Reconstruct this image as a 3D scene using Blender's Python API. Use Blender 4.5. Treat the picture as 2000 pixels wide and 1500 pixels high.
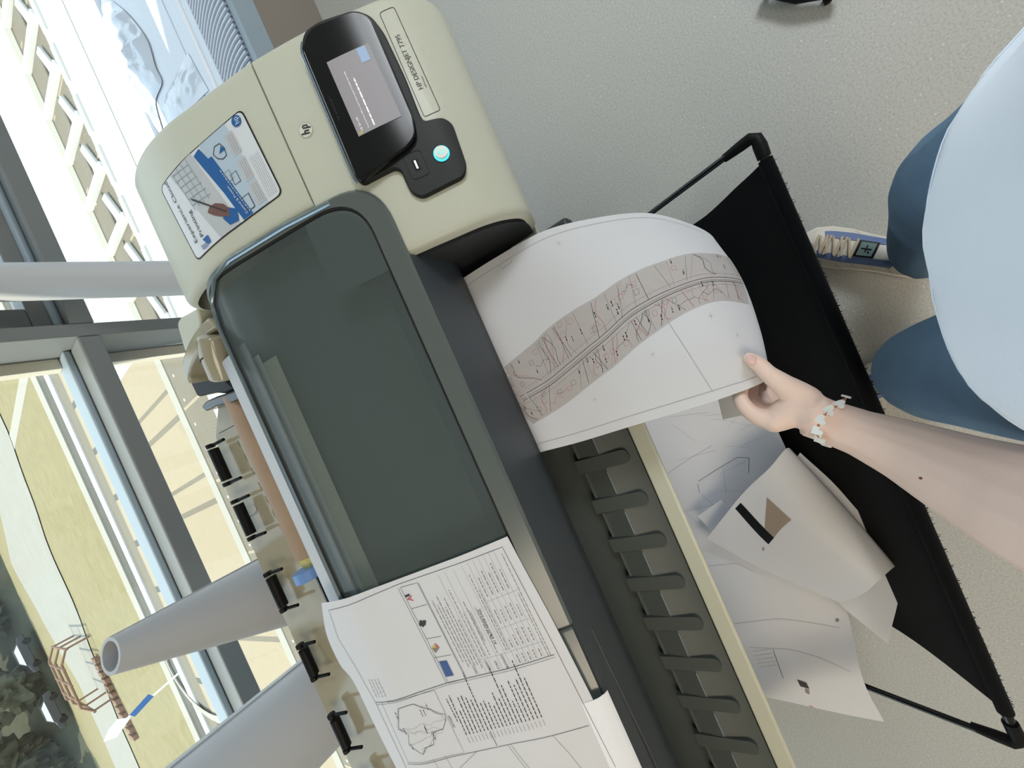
import bpy, bmesh, math, random
from mathutils import Vector, Matrix, noise
random.seed(7)
C = bpy.context.scene.collection
for o in list(bpy.data.objects): bpy.data.objects.remove(o)
R = math.radians
scn = bpy.context.scene

# ------------------------------------------------------------------ camera
cd = bpy.data.cameras.new('camera'); cam = bpy.data.objects.new('camera', cd); C.objects.link(cam)
cd.sensor_width = 36; cd.sensor_fit = 'HORIZONTAL'; cd.lens = 13.5; cd.clip_start = .02; cd.clip_end = 600
rx, ry, rz = [-0.405007, -0.775107, -0.484953], [0.914279, -0.33872, -0.222176], [0.007947, -0.533365, 0.845848]
cam.matrix_world = Matrix(((rx[0], ry[0], rz[0], 0), (rx[1], ry[1], rz[1], 0), (rx[2], ry[2], rz[2], 1.30), (0, 0, 0, 1)))
scn.camera = cam
# ------------------------------------------------------------------ world, sun, exposure
w = bpy.data.worlds.new('world'); scn.world = w; w.use_nodes = True
bg = w.node_tree.nodes['Background']; bg.inputs[0].default_value = (.74, .87, 1.0, 1); bg.inputs[1].default_value = 2.1
vs = scn.view_settings; vs.view_transform = 'Standard'; vs.look = 'None'; vs.gamma = 1; vs.exposure = 0.0; vs.use_curve_mapping = False
sd = bpy.data.lights.new('sun', 'SUN'); sd.energy = 5.0; sd.angle = .01; sd.color = (1, .92, .76)
sun = bpy.data.objects.new('sun', sd); C.objects.link(sun); sun.rotation_euler = (R(-12), R(-38), 0)
def area(name, loc, size, energy, color, rot=(0, 0, 0)):
    d = bpy.data.lights.new(name, 'AREA'); d.shape = 'RECTANGLE'; d.size, d.size_y = size; d.energy = energy; d.color = color
    o = bpy.data.objects.new(name, d); C.objects.link(o); o.location = loc; o.rotation_euler = rot; return o
area('fill_lamp_warm', (-1.6, -.6, 2.72), (1.2, 1.2), 15, (1, .82, .60))  # unseen warm fill for the room, out of view overhead
area('fill_lamp_warm', (-1.4, -2.4, 2.72), (1.2, 1.2), 15, (1, .82, .60))
area('fill_lamp_cool', (2.5, -1.7, 2.72), (1.2, 1.2), 84, (.86, .93, 1.0))  # unseen cool fill, added to brighten the right side

# ------------------------------------------------------------------ materials
def lin(c):
    return tuple((x / 255 / 12.92 if x / 255 <= .04045 else ((x / 255 + .055) / 1.055) ** 2.4) for x in c) + (1,)
def mat(name, rgb, rough=.5, metal=0, spec=.5, noise_amt=0, scale=30, bump=0, bscale=80, coat=0, sheen=0, trans=0, sss=0):
    m = bpy.data.materials.new(name); m.use_nodes = True; nt = m.node_tree; b = nt.nodes['Principled BSDF']
    b.inputs['Roughness'].default_value = rough; b.inputs['Metallic'].default_value = metal
    b.inputs['Specular IOR Level'].default_value = spec; b.inputs['Coat Weight'].default_value = coat
    b.inputs['Sheen Weight'].default_value = sheen
    if sss: b.inputs['Subsurface Weight'].default_value = sss; b.inputs['Subsurface Radius'].default_value = (.012, .005, .003)
    if trans: b.inputs['Transmission Weight'].default_value = trans
    col = lin(rgb)
    tc = nt.nodes.new('ShaderNodeTexCoord')
    if noise_amt:
        n = nt.nodes.new('ShaderNodeTexNoise'); n.inputs['Scale'].default_value = scale; n.inputs['Detail'].default_value = 6
        r = nt.nodes.new('ShaderNodeMixRGB'); r.blend_type = 'MIX'
        r.inputs[1].default_value = tuple(c * (1 - noise_amt) for c in col[:3]) + (1,)
        r.inputs[2].default_value = tuple(min(1, c * (1 + noise_amt)) for c in col[:3]) + (1,)
        nt.links.new(tc.outputs['Object'], n.inputs['Vector']); nt.links.new(n.outputs['Fac'], r.inputs[0]); nt.links.new(r.outputs[0], b.inputs['Base Color'])
    else: b.inputs['Base Color'].default_value = col
    if bump:
        n = nt.nodes.new('ShaderNodeTexNoise'); n.inputs['Scale'].default_value = bscale; n.inputs['Detail'].default_value = 4
        bp = nt.nodes.new('ShaderNodeBump'); bp.inputs['Strength'].default_value = bump; bp.inputs['Distance'].default_value = .002
        nt.links.new(tc.outputs['Object'], n.inputs['Vector']); nt.links.new(n.outputs['Fac'], bp.inputs['Height']); nt.links.new(bp.outputs[0], b.inputs['Normal'])
    return m
def emis(name, rgb, s):
    m = bpy.data.materials.new(name); m.use_nodes = True; b = m.node_tree.nodes['Principled BSDF']
    b.inputs['Base Color'].default_value = lin(rgb); b.inputs['Emission Color'].default_value = lin(rgb); b.inputs['Emission Strength'].default_value = s
    return m
M = {}
def mk(k, *a, **kw): M[k] = mat(k, *a, **kw)
mk('beige', (206, 207, 190), .42, coat=.06, bump=.15, bscale=900)
mk('beige_dark', (170, 170, 150), .4)
mk('beige_gloss', (164, 157, 134), .13, spec=.7)
mk('lid', (86, 94, 92), .13, spec=.55)
mk('lid_frame', (92, 99, 97), .22, spec=.7)
mk('chrome', (150, 165, 175), .15, metal=.8)
mk('dark_plastic', (62, 68, 73), .42)
mk('dark_side', (52, 56, 58), .5)
mk('inner', (92, 100, 98), .5)
mk('platen', (76, 82, 79), .5, bump=.1, bscale=500)
mk('black', (12, 12, 13), .5, spec=.2)
mk('black_gloss', (17, 18, 19), .12, spec=.4)
mk('panel', (30, 31, 30), .5, spec=.3)
mk('seam', (25, 22, 20), .6)
mk('ink', (60, 58, 62), .7)
mk('ink_light', (140, 136, 138), .7)
mk('ink_red', (190, 110, 110), .7)
mk('ink_blue', (70, 96, 150), .7)
mk('red', (205, 60, 70), .6)
mk('paper', (220, 220, 224), .65)
mk('paper_band', (190, 184, 182), .7, noise_amt=.06, scale=70)
mk('paper_bright', (242, 244, 250), .55)
mk('roll_paper', (196, 198, 202), .55)
mk('cardboard', (166, 142, 120), .7, noise_amt=.1, scale=25)
mk('blue_plastic', (112, 150, 208), .35)
mk('tape', (196, 184, 120), .6, noise_amt=.15, scale=60)
mk('badge', (226, 226, 214), .3)
mk('badge_ink', (40, 40, 42), .5)
mk('sticker', (226, 230, 236), .3)
mk('sticker_blue', (36, 98, 164), .35)
mk('sticker_pale', (188, 206, 222), .35)
mk('sticker_photo', (196, 200, 204), .35, noise_amt=.08, scale=40)
mk('sticker_grid', (150, 168, 182), .4)
mk('print_skin', (120, 84, 78), .4)
mk('metal', (190, 190, 185), .25, metal=1)
mk('fabric', (16, 17, 20), .95, spec=.1, bump=.4, bscale=1200, sheen=.05)
mk('rod', (14, 15, 18), .25, spec=.6)
mk('frame', (122, 126, 126), .45, spec=.4)
mk('frame_light', (150, 166, 178), .4)
mk('ledge', (212, 222, 236), .18, spec=.6)
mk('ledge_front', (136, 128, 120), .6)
mk('slot', (112, 116, 132), .6)
mk('wall', (190, 188, 182), .8)
mk('ceiling', (186, 190, 186), .9)
mk('skin', (250, 218, 202), .48, noise_amt=.05, scale=14, sss=.12, bump=.08, bscale=260)
mk('nail', (236, 196, 190), .2)
mk('mole', (120, 60, 50), .6)
mk('pearl', (246, 244, 238), .18, coat=.5)
mk('gold', (212, 150, 110), .25, metal=1)
mk('tshirt', (238, 245, 255), .85, bump=.12, bscale=300)
mk('denim', (108, 140, 170), .9, noise_amt=.16, scale=22, bump=.3, bscale=900)
mk('denim_dark', (30, 36, 62), .9)
mk('shoe_white', (222, 216, 204), .5)
mk('shoe_blue', (104, 124, 168), .6)
mk('lace', (206, 190, 166), .8)
mk('patch', (104, 128, 124), .6)
mk('hair', (70, 48, 36), .5)
mk('eye', (240, 240, 240), .2); mk('iris', (70, 50, 40), .2); mk('lip', (190, 110, 104), .5)
mk('grass', (137, 128, 92), .95, noise_amt=.22, scale=1.6)
mk('grass_far', (126, 128, 84), .95, noise_amt=.25, scale=.8)
mk('linen', (160, 147, 122), .9, noise_amt=.06, scale=3)
mk('white_glare', (200, 200, 196), .8)  # white slabs, and the glare whitened into the right bay paving
mk('kerb', (164, 160, 148), .9)
mk('asphalt', (92, 91, 82), .9, noise_amt=.1, scale=2)
mk('channel', (120, 113, 97), .9, noise_amt=.08, scale=3)
mk('gravel', (150, 148, 138), .95, noise_amt=.1, scale=.9)
mk('teal', (122, 130, 126), .8)
mk('tree', (74, 76, 58), .95, noise_amt=.4, scale=1.5)
mk('trunk', (70, 58, 46), .9)
mk('rust', (130, 100, 80), .8)
mk('car', (64, 66, 70), .15, metal=.4); mk('mullion_lit', (206, 200, 184), .5); mk('pale', (196, 195, 184), .9)
mk('clear_bag', (214, 226, 240), .12, spec=.8, noise_amt=.08, scale=12)
mk('white', (250, 250, 250), .6)
M['screen'] = emis('screen', (140, 136, 140), .3)
M['screen_text'] = emis('screen_text', (226, 224, 226), .8)
M['screen_blue'] = emis('screen_blue', (140, 165, 196), .35)
M['led'] = emis('led', (80, 215, 228), .9)
M['lamp'] = emis('lamp', (255, 245, 230), 2.0)  # glow of the out-of-view fill lamps
# speckled floor
m = mat('terrazzo', (168, 168, 162), .55); M['floor'] = m; nt = m.node_tree; b = nt.nodes['Principled BSDF']
tc = nt.nodes.new('ShaderNodeTexCoord'); v = nt.nodes.new('ShaderNodeTexNoise'); v.inputs['Scale'].default_value = 210; v.inputs['Detail'].default_value = 3
cr_ = nt.nodes.new('ShaderNodeValToRGB'); e = cr_.color_ramp.elements; e[0].position = .36; e[0].color = lin((168, 168, 163)); e[1].position = .76; e[1].color = lin((236, 236, 232))
x = e.new(.5); x.color = lin((180, 180, 175)); x = e.new(.68); x.color = lin((184, 184, 179))
nt.links.new(tc.outputs['Object'], v.inputs['Vector']); nt.links.new(v.outputs['Fac'], cr_.inputs[0]); nt.links.new(cr_.outputs[0], b.inputs['Base Color'])
# smoked lid pane: tinted see-through plastic with a glossy face
m = mat('smoke', (98, 107, 105), .10); M['smoke'] = m; nt = m.node_tree; b = nt.nodes['Principled BSDF']; b.inputs['Specular IOR Level'].default_value = .6
t_ = nt.nodes.new('ShaderNodeBsdfTransparent'); t_.inputs[0].default_value = (.78, .84, .86, 1); x_ = nt.nodes.new('ShaderNodeMixShader'); x_.inputs[0].default_value = .52
nt.links.new(b.outputs[0], x_.inputs[1]); nt.links.new(t_.outputs[0], x_.inputs[2]); nt.links.new(x_.outputs[0], nt.nodes['Material Output'].inputs[0])
# window glass
m = bpy.data.materials.new('glass'); m.use_nodes = True; nt = m.node_tree; nt.nodes.clear()
o_ = nt.nodes.new('ShaderNodeOutputMaterial'); t_ = nt.nodes.new('ShaderNodeBsdfTransparent'); t_.inputs[0].default_value = (.96, .98, .97, 1)
g_ = nt.nodes.new('ShaderNodeBsdfGlossy'); g_.inputs['Roughness'].default_value = .01; x_ = nt.nodes.new('ShaderNodeMixShader'); x_.inputs[0].default_value = .05
nt.links.new(t_.outputs[0], x_.inputs[1]); nt.links.new(g_.outputs[0], x_.inputs[2]); nt.links.new(x_.outputs[0], o_.inputs[0]); M['glass'] = m

# ------------------------------------------------------------------ helpers
def empty(name, label=None, cat=None, group=None, loc=(0, 0, 0)):
    o = bpy.data.objects.new(name, None); C.objects.link(o); o.location = loc; o.empty_display_size = .05
    return tag(o, label, cat, group)
def tag(o, label=None, cat=None, group=None, kind=None):
    if label: o['label'] = label
    if cat: o['category'] = cat
    if group: o['group'] = group
    if kind: o['kind'] = kind
    return o
class MB:
    def __init__(s): s.v = []; s.f = []; s.m = []; s.k = []
    def mi(s, m):
        if m not in s.k: s.k.append(m)
        return s.k.index(m)
    def add(s, vs, fs, m):
        n = len(s.v); s.v += [tuple(p) for p in vs]; i = s.mi(m)
        for f in fs: s.f.append([n + a for a in f]); s.m.append(i)
    def grid(s, fn, nu, nv, m, closeu=False, closev=False):
        vs = [fn(i / nu, j / nv) for i in range(nu + (0 if closeu else 1)) for j in range(nv + (0 if closev else 1))]
        NU = nu if closeu else nu + 1; NV = nv if closev else nv + 1; fs = []
        for i in range(nu):
            for j in range(nv):
                a = i * NV + j; b = i * NV + (j + 1) % NV; c = ((i + 1) % NU) * NV + (j + 1) % NV; d = ((i + 1) % NU) * NV + j
                fs.append((a, d, c, b))
        s.add(vs, fs, m)
    def box(s, a, b, m):
        x0, y0, z0 = a; x1, y1, z1 = b
        vs = [(x, y, z) for x in (x0, x1) for y in (y0, y1) for z in (z0, z1)]
        s.add(vs, [(0, 1, 3, 2), (4, 6, 7, 5), (0, 4, 5, 1), (2, 3, 7, 6), (0, 2, 6, 4), (1, 5, 7, 3)], m)
    def prism(s, top, d, m):        # top: list of points; d: offset vector
        n = len(top); d = Vector(d); bot = [tuple(Vector(p) + d) for p in top]
        s.add(list(top) + bot, [tuple(range(n)), tuple(range(2 * n - 1, n - 1, -1))] + [(i, i + n, (i + 1) % n + n, (i + 1) % n) for i in range(n)], m)
    def tube(s, path, r, m, n=12, caps=True, sq=None):
        P = [Vector(p) for p in path]; rs = r if isinstance(r, (list, tuple)) else [r] * len(P); rings = []; up = None
        for i, p in enumerate(P):
            t = (P[min(i + 1, len(P) - 1)] - P[max(i - 1, 0)]).normalized()
            if up is None: up = Vector((0, 0, 1)) if abs(t.z) < .9 else Vector((1, 0, 0))
            a = (up - t * up.dot(t)).normalized(); up = a; b = t.cross(a)
            ra, rb = (rs[i] if isinstance(rs[i], (tuple, list)) else (rs[i], rs[i]))
            rings.append([p + a * ra * math.cos(2 * math.pi * k / n) + b * rb * math.sin(2 * math.pi * k / n) for k in range(n)])
        vs = [q for g in rings for q in g]; fs = []
        for i in range(len(P) - 1):
            for k in range(n): fs.append((i * n + k, i * n + (k + 1) % n, (i + 1) * n + (k + 1) % n, (i + 1) * n + k))
        if caps: fs += [tuple(range(n))[::-1], tuple(range((len(P) - 1) * n, len(P) * n))]
        s.add(vs, fs, m)
    def ball(s, c, r, m, n=14):
        r = r if isinstance(r, (tuple, list)) else (r, r, r)
        s.grid(lambda u, v: (c[0] + r[0] * math.sin(math.pi * (u * .998 + .001)) * math.cos(2 * math.pi * v), c[1] + r[1] * math.sin(math.pi * (u * .998 + .001)) * math.sin(2 * math.pi * v), c[2] + r[2] * math.cos(math.pi * (u * .998 + .001))), n, n, m, closev=True)
    def build(s, name, parent=None, bevel=0, smooth=True, angle=35, seg=3, recalc=True):
        me = bpy.data.meshes.new(name); me.from_pydata(s.v, [], s.f)
        for k in s.k: me.materials.append(M[k])
        for p, i in zip(me.polygons, s.m): p.material_index = i
        if recalc:
            bm = bmesh.new(); bm.from_mesh(me); bmesh.ops.recalc_face_normals(bm, faces=bm.faces); bm.to_mesh(me); bm.free()
        if smooth:
            for p in me.polygons: p.use_smooth = True
            me.set_sharp_from_angle(angle=R(angle))
        me.update()
        o = bpy.data.objects.new(name, me); C.objects.link(o)
        if parent:
            o.parent = parent; o.matrix_parent_inverse = Matrix.Translation(parent.matrix_world.translation if False else tuple(-a for a in world_loc(parent)))
        if bevel:
            b = o.modifiers.new('bevel', 'BEVEL'); b.width = bevel; b.segments = seg; b.limit_method = 'ANGLE'; b.angle_limit = R(40); b.harden_normals = False
        return o
def world_loc(o):
    l = Vector(o.location)
    if o.parent and o.parent.type == 'EMPTY': pass
    return l if not (o.parent) else Vector((0, 0, 0))
def cr(p0, p1, p2, p3, t): return .5 * ((2 * p1) + (p2 - p0) * t + (2 * p0 - 5 * p1 + 4 * p2 - p3) * t * t + (3 * p1 - p0 - 3 * p2 + p3) * t ** 3)
def ev1(P, u):
    n = len(P) - 1; x = min(max(u, 0), 1) * n; i = min(int(x), n - 1); t = x - i
    g = lambda k: P[k] if 0 <= k <= n else (2 * P[0] - P[1] if k < 0 else 2 * P[n] - P[n - 1])
    return cr(g(i - 1), g(i), g(i + 1), g(i + 2), t)
def NetS(rows, sign=1):
    RR = [[Vector(p) for p in r] for r in rows]
    def pos(u, v): return ev1([ev1(r, v) for r in RR], u)
    def S(u, v, off=0):
        p = pos(u, v)
        if not off: return p
        e = .004
        n = (pos(min(u + e, 1), v) - pos(max(u - e, 0), v)).cross(pos(u, min(v + e, 1)) - pos(u, max(v - e, 0))).normalized() * sign
        return p + n * off
    return S
def normal(S, u, v, e=.003):
    return (S(u, v, .001) - S(u, v, 0)).normalized()
def dline(mb, S, pts, w, m, off=.0005, closed=False, res=None):
    pts = [tuple(p) for p in pts]
    if closed: pts = pts + [pts[0]]
    Q = []
    for a, b in zip(pts[:-1], pts[1:]):
        L = (S(*a) - S(*b)).length; k = max(1, int(L / (res or .012)))
        for i in range(k): Q.append((a[0] + (b[0] - a[0]) * i / k, a[1] + (b[1] - a[1]) * i / k))
    Q.append(pts[-1])
    P = [S(a[0], a[1], off) for a in Q]; vs = []
    for i, p in enumerate(P):
        t = (P[min(i + 1, len(P) - 1)] - P[max(i - 1, 0)])
        if t.length < 1e-9: t = Vector((1, 0, 0))
        n = normal(S, *Q[i]); sd_ = n.cross(t.normalized()) * w / 2; vs += [p - sd_, p + sd_]
    mb.add(vs, [(2 * i, 2 * i + 1, 2 * i + 3, 2 * i + 2) for i in range(len(P) - 1)], m)
def ddash(mb, S, a, b, w, m, off=.0005, word=.006, gap=.0015):
    L = (S(*a) - S(*b)).length; x = 0
    while x < L:
        l = word * random.uniform(.4, 1.3); e_ = min(L, x + l); f = x / L; g = e_ / L
        dline(mb, S, [(a[0] + (b[0] - a[0]) * f, a[1] + (b[1] - a[1]) * f), (a[0] + (b[0] - a[0]) * g, a[1] + (b[1] - a[1]) * g)], w, m, off, res=.03); x = e_ + gap
def dquad(mb, S, q, m, off=.0003, nu=8, nv=8):   # bilinear quad in the surface's coordinates
    def fn(a, b):
        u = (q[0][0] * (1 - a) + q[1][0] * a) * (1 - b) + (q[3][0] * (1 - a) + q[2][0] * a) * b
        v_ = (q[0][1] * (1 - a) + q[1][1] * a) * (1 - b) + (q[3][1] * (1 - a) + q[2][1] * a) * b
        return S(u, v_, off)
    mb.grid(fn, nu, nv, m)
def dstrip(mb, S, A, B, m, off=.0003, n=60, k=8):  # filled strip between two polylines
    f = lambda P, t: ev1([Vector(p) for p in P], t)
    def fn(a, b):
        p = f(A, a) * (1 - b) + f(B, a) * b; return S(p[0], p[1], off)
    mb.grid(fn, n, k, m)
def dpoly(mb, S, pts, m, off=.0006):
    bm = bmesh.new(); vs = [bm.verts.new((p[0], p[1], 0)) for p in pts]; f = bm.faces.new(vs)
    bmesh.ops.triangulate(bm, faces=[f]); bmesh.ops.subdivide_edges(bm, edges=bm.edges[:], cuts=4, use_grid_fill=True); bm.verts.index_update()
    mb.add([S(v.co.x, v.co.y, off) for v in bm.verts], [tuple(v.index for v in g.verts) for g in bm.faces], m); bm.free()
FC = {}
def glyphs(txt):
    if txt in FC: return FC[txt]
    cu = bpy.data.curves.new('t', 'FONT'); cu.body = txt; cu.size = 1; cu.resolution_u = 3
    ob = bpy.data.objects.new('t', cu); C.objects.link(ob); bpy.context.view_layer.update()
    me = bpy.data.meshes.new_from_object(ob.evaluated_get(bpy.context.evaluated_depsgraph_get()))
    r = ([tuple(v.co[:2]) for v in me.vertices], [tuple(p.vertices) for p in me.polygons])
    bpy.data.objects.remove(ob); bpy.data.curves.remove(cu); bpy.data.meshes.remove(me); FC[txt] = r; return r
def dtext(mb, S, txt, p0, p1, m, off=.0005, h=None, bold=0):
    """text from p0 to p1 (surface coordinates); height follows the length unless h (metres) is given"""
    V, F = glyphs(txt)
    if not V: return
    x0 = min(v[0] for v in V); x1 = max(v[0] for v in V); P0 = S(*p0); d = S(*p1) - P0; L = d.length; d.normalize()
    sx = L / (x1 - x0); sy = sx if h is None else h / .72
    n = normal(S, *p0); up = n.cross(d)
    e = .002; Su = (S(p0[0] + e, p0[1]) - S(p0[0] - e, p0[1])) / (2 * e); Sv = (S(p0[0], p0[1] + e) - S(p0[0], p0[1] - e)) / (2 * e)
    a, b, c = Su.dot(Su), Su.dot(Sv), Sv.dot(Sv); D = a * c - b * b
    def sol(w): p, q = Su.dot(w), Sv.dot(w); return ((p * c - q * b) / D, (a * q - b * p) / D)
    du = ((p1[0] - p0[0]) / (x1 - x0), (p1[1] - p0[1]) / (x1 - x0)); dv = sol(up * sy)
    mb.add([S(p0[0] + du[0] * (v[0] - x0) + dv[0] * v[1], p0[1] + du[1] * (v[0] - x0) + dv[1] * v[1], off) for v in V], F, m)
def disc(mb, S, c, r, m, off=.0006, n=28, r2=None):
    e = .002; Su = (S(c[0] + e, c[1]) - S(c[0] - e, c[1])).length / (2 * e); Sv = (S(c[0], c[1] + e) - S(c[0], c[1] - e)).length / (2 * e)
    P = lambda rr, k: S(c[0] + rr / Su * math.cos(2 * math.pi * k / n), c[1] + rr / Sv * math.sin(2 * math.pi * k / n), off)
    if r2: mb.add([P(r, k) for k in range(n)] + [P(r2, k) for k in range(n)], [(k, (k + 1) % n, n + (k + 1) % n, n + k) for k in range(n)], m)
    else: mb.add([P(r, k) for k in range(n)], [tuple(range(n))], m)
def rpoly(pts, r, n=5):   # round the corners of a closed 2D/3D polygon
    out = []; N = len(pts); P = [Vector(p) for p in pts]
    for i in range(N):
        rr = r[i] if isinstance(r, (list, tuple)) else r
        a, b, c = P[i - 1], P[i], P[(i + 1) % N]; u = (a - b); v_ = (c - b); k = min(rr, u.length * .48, v_.length * .48)
        p = b + u.normalized() * k; q = b + v_.normalized() * k
        for j in range(n + 1):
            t = j / n; out.append(p * (1 - t) ** 2 + b * 2 * t * (1 - t) + q * t * t)
    return out
def fillprism(mb, S, poly, m, top, bot=0, ch=0):
    """raised shape on a surface: outline in surface coordinates, top at offset top, optional chamfer"""
    poly = [tuple(p)[:2] for p in poly]; q = [poly[0]]
    for p in poly[1:]:
        if math.hypot(p[0] - q[-1][0], p[1] - q[-1][1]) > 2e-4: q.append(p)
    if math.hypot(q[0][0] - q[-1][0], q[0][1] - q[-1][1]) < 2e-4: q.pop()
    poly = q; n = len(poly)
    ar = sum(poly[i][0] * poly[(i + 1) % n][1] - poly[(i + 1) % n][0] * poly[i][1] for i in range(n)); sg = 1 if ar > 0 else -1
    def ins(k):
        out = []
        for i in range(n):
            a, b = poly[i - 1], poly[(i + 1) % n]; tx, ty = b[0] - a[0], b[1] - a[1]; l = math.hypot(tx, ty) or 1; out.append((poly[i][0] - ty / l * k * sg, poly[i][1] + tx / l * k * sg))
        return out
    topl = ins(ch) if ch else poly
    xs = [p[0] for p in poly]; ys = [p[1] for p in poly]
    bm = bmesh.new(); vs = [bm.verts.new((p[0], p[1], 0)) for p in topl]; f = bm.faces.new(vs)
    for ax, lo, hi in ((0, min(xs), max(xs)), (1, min(ys), max(ys))):
        k = int((hi - lo) / .006)
        for i in range(1, k):
            c_ = lo + (hi - lo) * i / k; g = bm.verts[:] + bm.edges[:] + bm.faces[:]
            bmesh.ops.bisect_plane(bm, geom=g, dist=1e-6, plane_co=(c_, 0, 0) if ax == 0 else (0, c_, 0), plane_no=(1, 0, 0) if ax == 0 else (0, 1, 0))
    bm.verts.index_update(); V = [tuple(v.co[:2]) for v in bm.verts]; F = [tuple(v.index for v in g.verts) for g in bm.faces]; bm.free()
    mb.add([S(p[0], p[1], top) for p in V], F, m)
    P2 = []
    for i in range(n):
        a, b = poly[i], poly[(i + 1) % n]; c_, d = topl[i], topl[(i + 1) % n]; k = max(1, int(math.hypot(b[0] - a[0], b[1] - a[1]) / .006))
        for j in range(k): P2.append(((a[0] + (b[0] - a[0]) * j / k, a[1] + (b[1] - a[1]) * j / k), (c_[0] + (d[0] - c_[0]) * j / k, c_[1] + (d[1] - c_[1]) * j / k)))
    N = len(P2)
    mb.add([S(b[0], b[1], top) for a, b in P2] + [S(a[0], a[1], top - ch) for a, b in P2] + [S(a[0], a[1], bot) for a, b in P2], [(i, (i + 1) % N, N + (i + 1) % N, N + i) for i in range(N)] + [(N + i, N + (i + 1) % N, 2 * N + (i + 1) % N, 2 * N + i) for i in range(N)], m)

# ------------------------------------------------------------------ the setting
def struct(o): o['kind'] = 'structure'; return o
mb = MB(); mb.box((-4, -4, -.2), (4, 1.75, 0), 'floor'); struct(mb.build('floor', smooth=False))
mb = MB(); mb.box((-4, -4, 2.75), (4, 1.9, 3.0), 'ceiling'); struct(mb.build('ceiling', smooth=False))
mb = MB(); mb.box((4, -4, 0), (4.15, 1.9, 2.75), 'wall'); struct(mb.build('wall_right', smooth=False))
mb = MB(); mb.box((-4.15, -4, 0), (-4, 1.9, 2.75), 'wall'); struct(mb.build('wall_left', smooth=False))
mb = MB(); mb.box((-4.15, -4.15, 0), (4.15, -4, 2.75), 'wall'); struct(mb.build('wall_back', smooth=False))
mb = MB(); mb.box((-4, 1.72, -3.0), (4, 1.95, .415), 'wall'); struct(mb.build('wall_front', smooth=False))
for x, y in ((-1.6, -.6), (-1.4, -2.4), (2.5, -1.7)):
    mb = MB(); mb.box((x - .6, y - .6, 2.735), (x + .6, y + .6, 2.749), 'lamp'); o = mb.build('fill_lamp', smooth=False)
    tag(o, {(-1.6): 'unseen square ceiling fill lamp nearest above the plotter', (-1.4): 'unseen square ceiling fill lamp at the back of the left side', 2.5: 'unseen square ceiling fill lamp on the right side'}[x], 'lamp', 'unseen ceiling fill lamps')
# ledge with convector grille
led = MB()
led.box((-4, 1.27, .36), (4, 1.72, .42), 'ledge'); led.box((-4, 1.195, .36), (4, 1.266, .42), 'ledge')
led.box((-4, 1.18, .36), (4, 1.195, .424), 'paper_bright'); led.box((-4, 1.143, .36), (4, 1.18, .42), 'ledge')
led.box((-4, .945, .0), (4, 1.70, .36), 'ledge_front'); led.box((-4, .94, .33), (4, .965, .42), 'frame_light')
L_ = struct(led.build('windowsill_ledge', bevel=.002)); L_.name = 'trim_1'
gr = MB(); gr.box((.3, .965, .361), (3.2, 1.143, .375), 'slot')
for i in range(150):
    x = .32 + i * .019
    def bar(u, v, x=x):
        t = u; y = 1.143 - t * .178; z = .42 + .012 * math.sin(t * 1.9); sx = x + .020 * math.sin(t * 2.2)
        a = 2 * math.pi * v; return (sx + .0042 * math.cos(a), y, z - .006 + .006 * math.sin(a))
    gr.grid(bar, 8, 8, 'ledge', closev=True)
o = struct(gr.build('grille')); o.name = 'trim_2'
# window: frame of mullions and transom, panes
win = empty('window_1'); win['kind'] = 'structure'
for (a, b) in ((-4, .618), (.657, 2.6), (2.64, 4)):
    f = MB(); f.box((a, 1.50, .897), (b, 1.70, .947), 'frame'); f.box((a, 1.60, .947), (b, 1.70, .965), 'frame_light'); f.build('transom', win, bevel=.006)  # paler blue top strip paints the window light on the rail
for x in (.618, 2.60):
    f = MB(); f.box((x, 1.50, .42), (x + .039, 1.70, 2.75), 'frame'); f.build('mullion', win, bevel=.003)
f = MB(); f.box((-1.6, 1.50, .42), (-1.56, 1.70, 2.75), 'frame'); f.build('mullion', win, bevel=.003)
for (a, b) in ((-1.56, .618), (.657, 2.60), (2.64, 4.0), (-4, -1.6)):
    f = MB(); f.box((a, 1.64, .42), (b, 1.72, .447), 'ledge'); f.build('bottom_rail', win, bevel=.004)
    g = MB(); g.box((a, 1.698, .447), (b, 1.704, .897), 'glass'); g.build('pane', win, smooth=False)
    g = MB(); g.box((a, 1.698, .965), (b, 1.704, 2.75), 'glass'); g.build('pane', win, smooth=False)
# sunlit left side of the mullion, painted as a pale strip, both bays
for z0, z1 in ((.447, .897), (.965, 2.75)):
    f = MB(); f.box((.585, 1.66, z0), (.618, 1.70, z1), 'mullion_lit'); f.build('mullion_lit_side', win, bevel=.002)
# opening sash in the right bay above the transom
sa = MB()
x0, x1 = .662, 2.595
sa.box((x0, 1.56, .950), (x1, 1.68, 1.005), 'frame'); sa.box((x0, 1.56, 1.005), (x0 + .075, 1.68, 2.7), 'frame'); sa.box((x1 - .075, 1.56, 1.005), (x1, 1.68, 2.7), 'frame'); sa.box((x0, 1.56, 2.64), (x1, 1.68, 2.7), 'frame')
sa.tube([(x0, 1.555, .957), (x1, 1.555, .957)], .011, 'frame_light')
sa.build('sash', win, bevel=.004)

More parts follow.
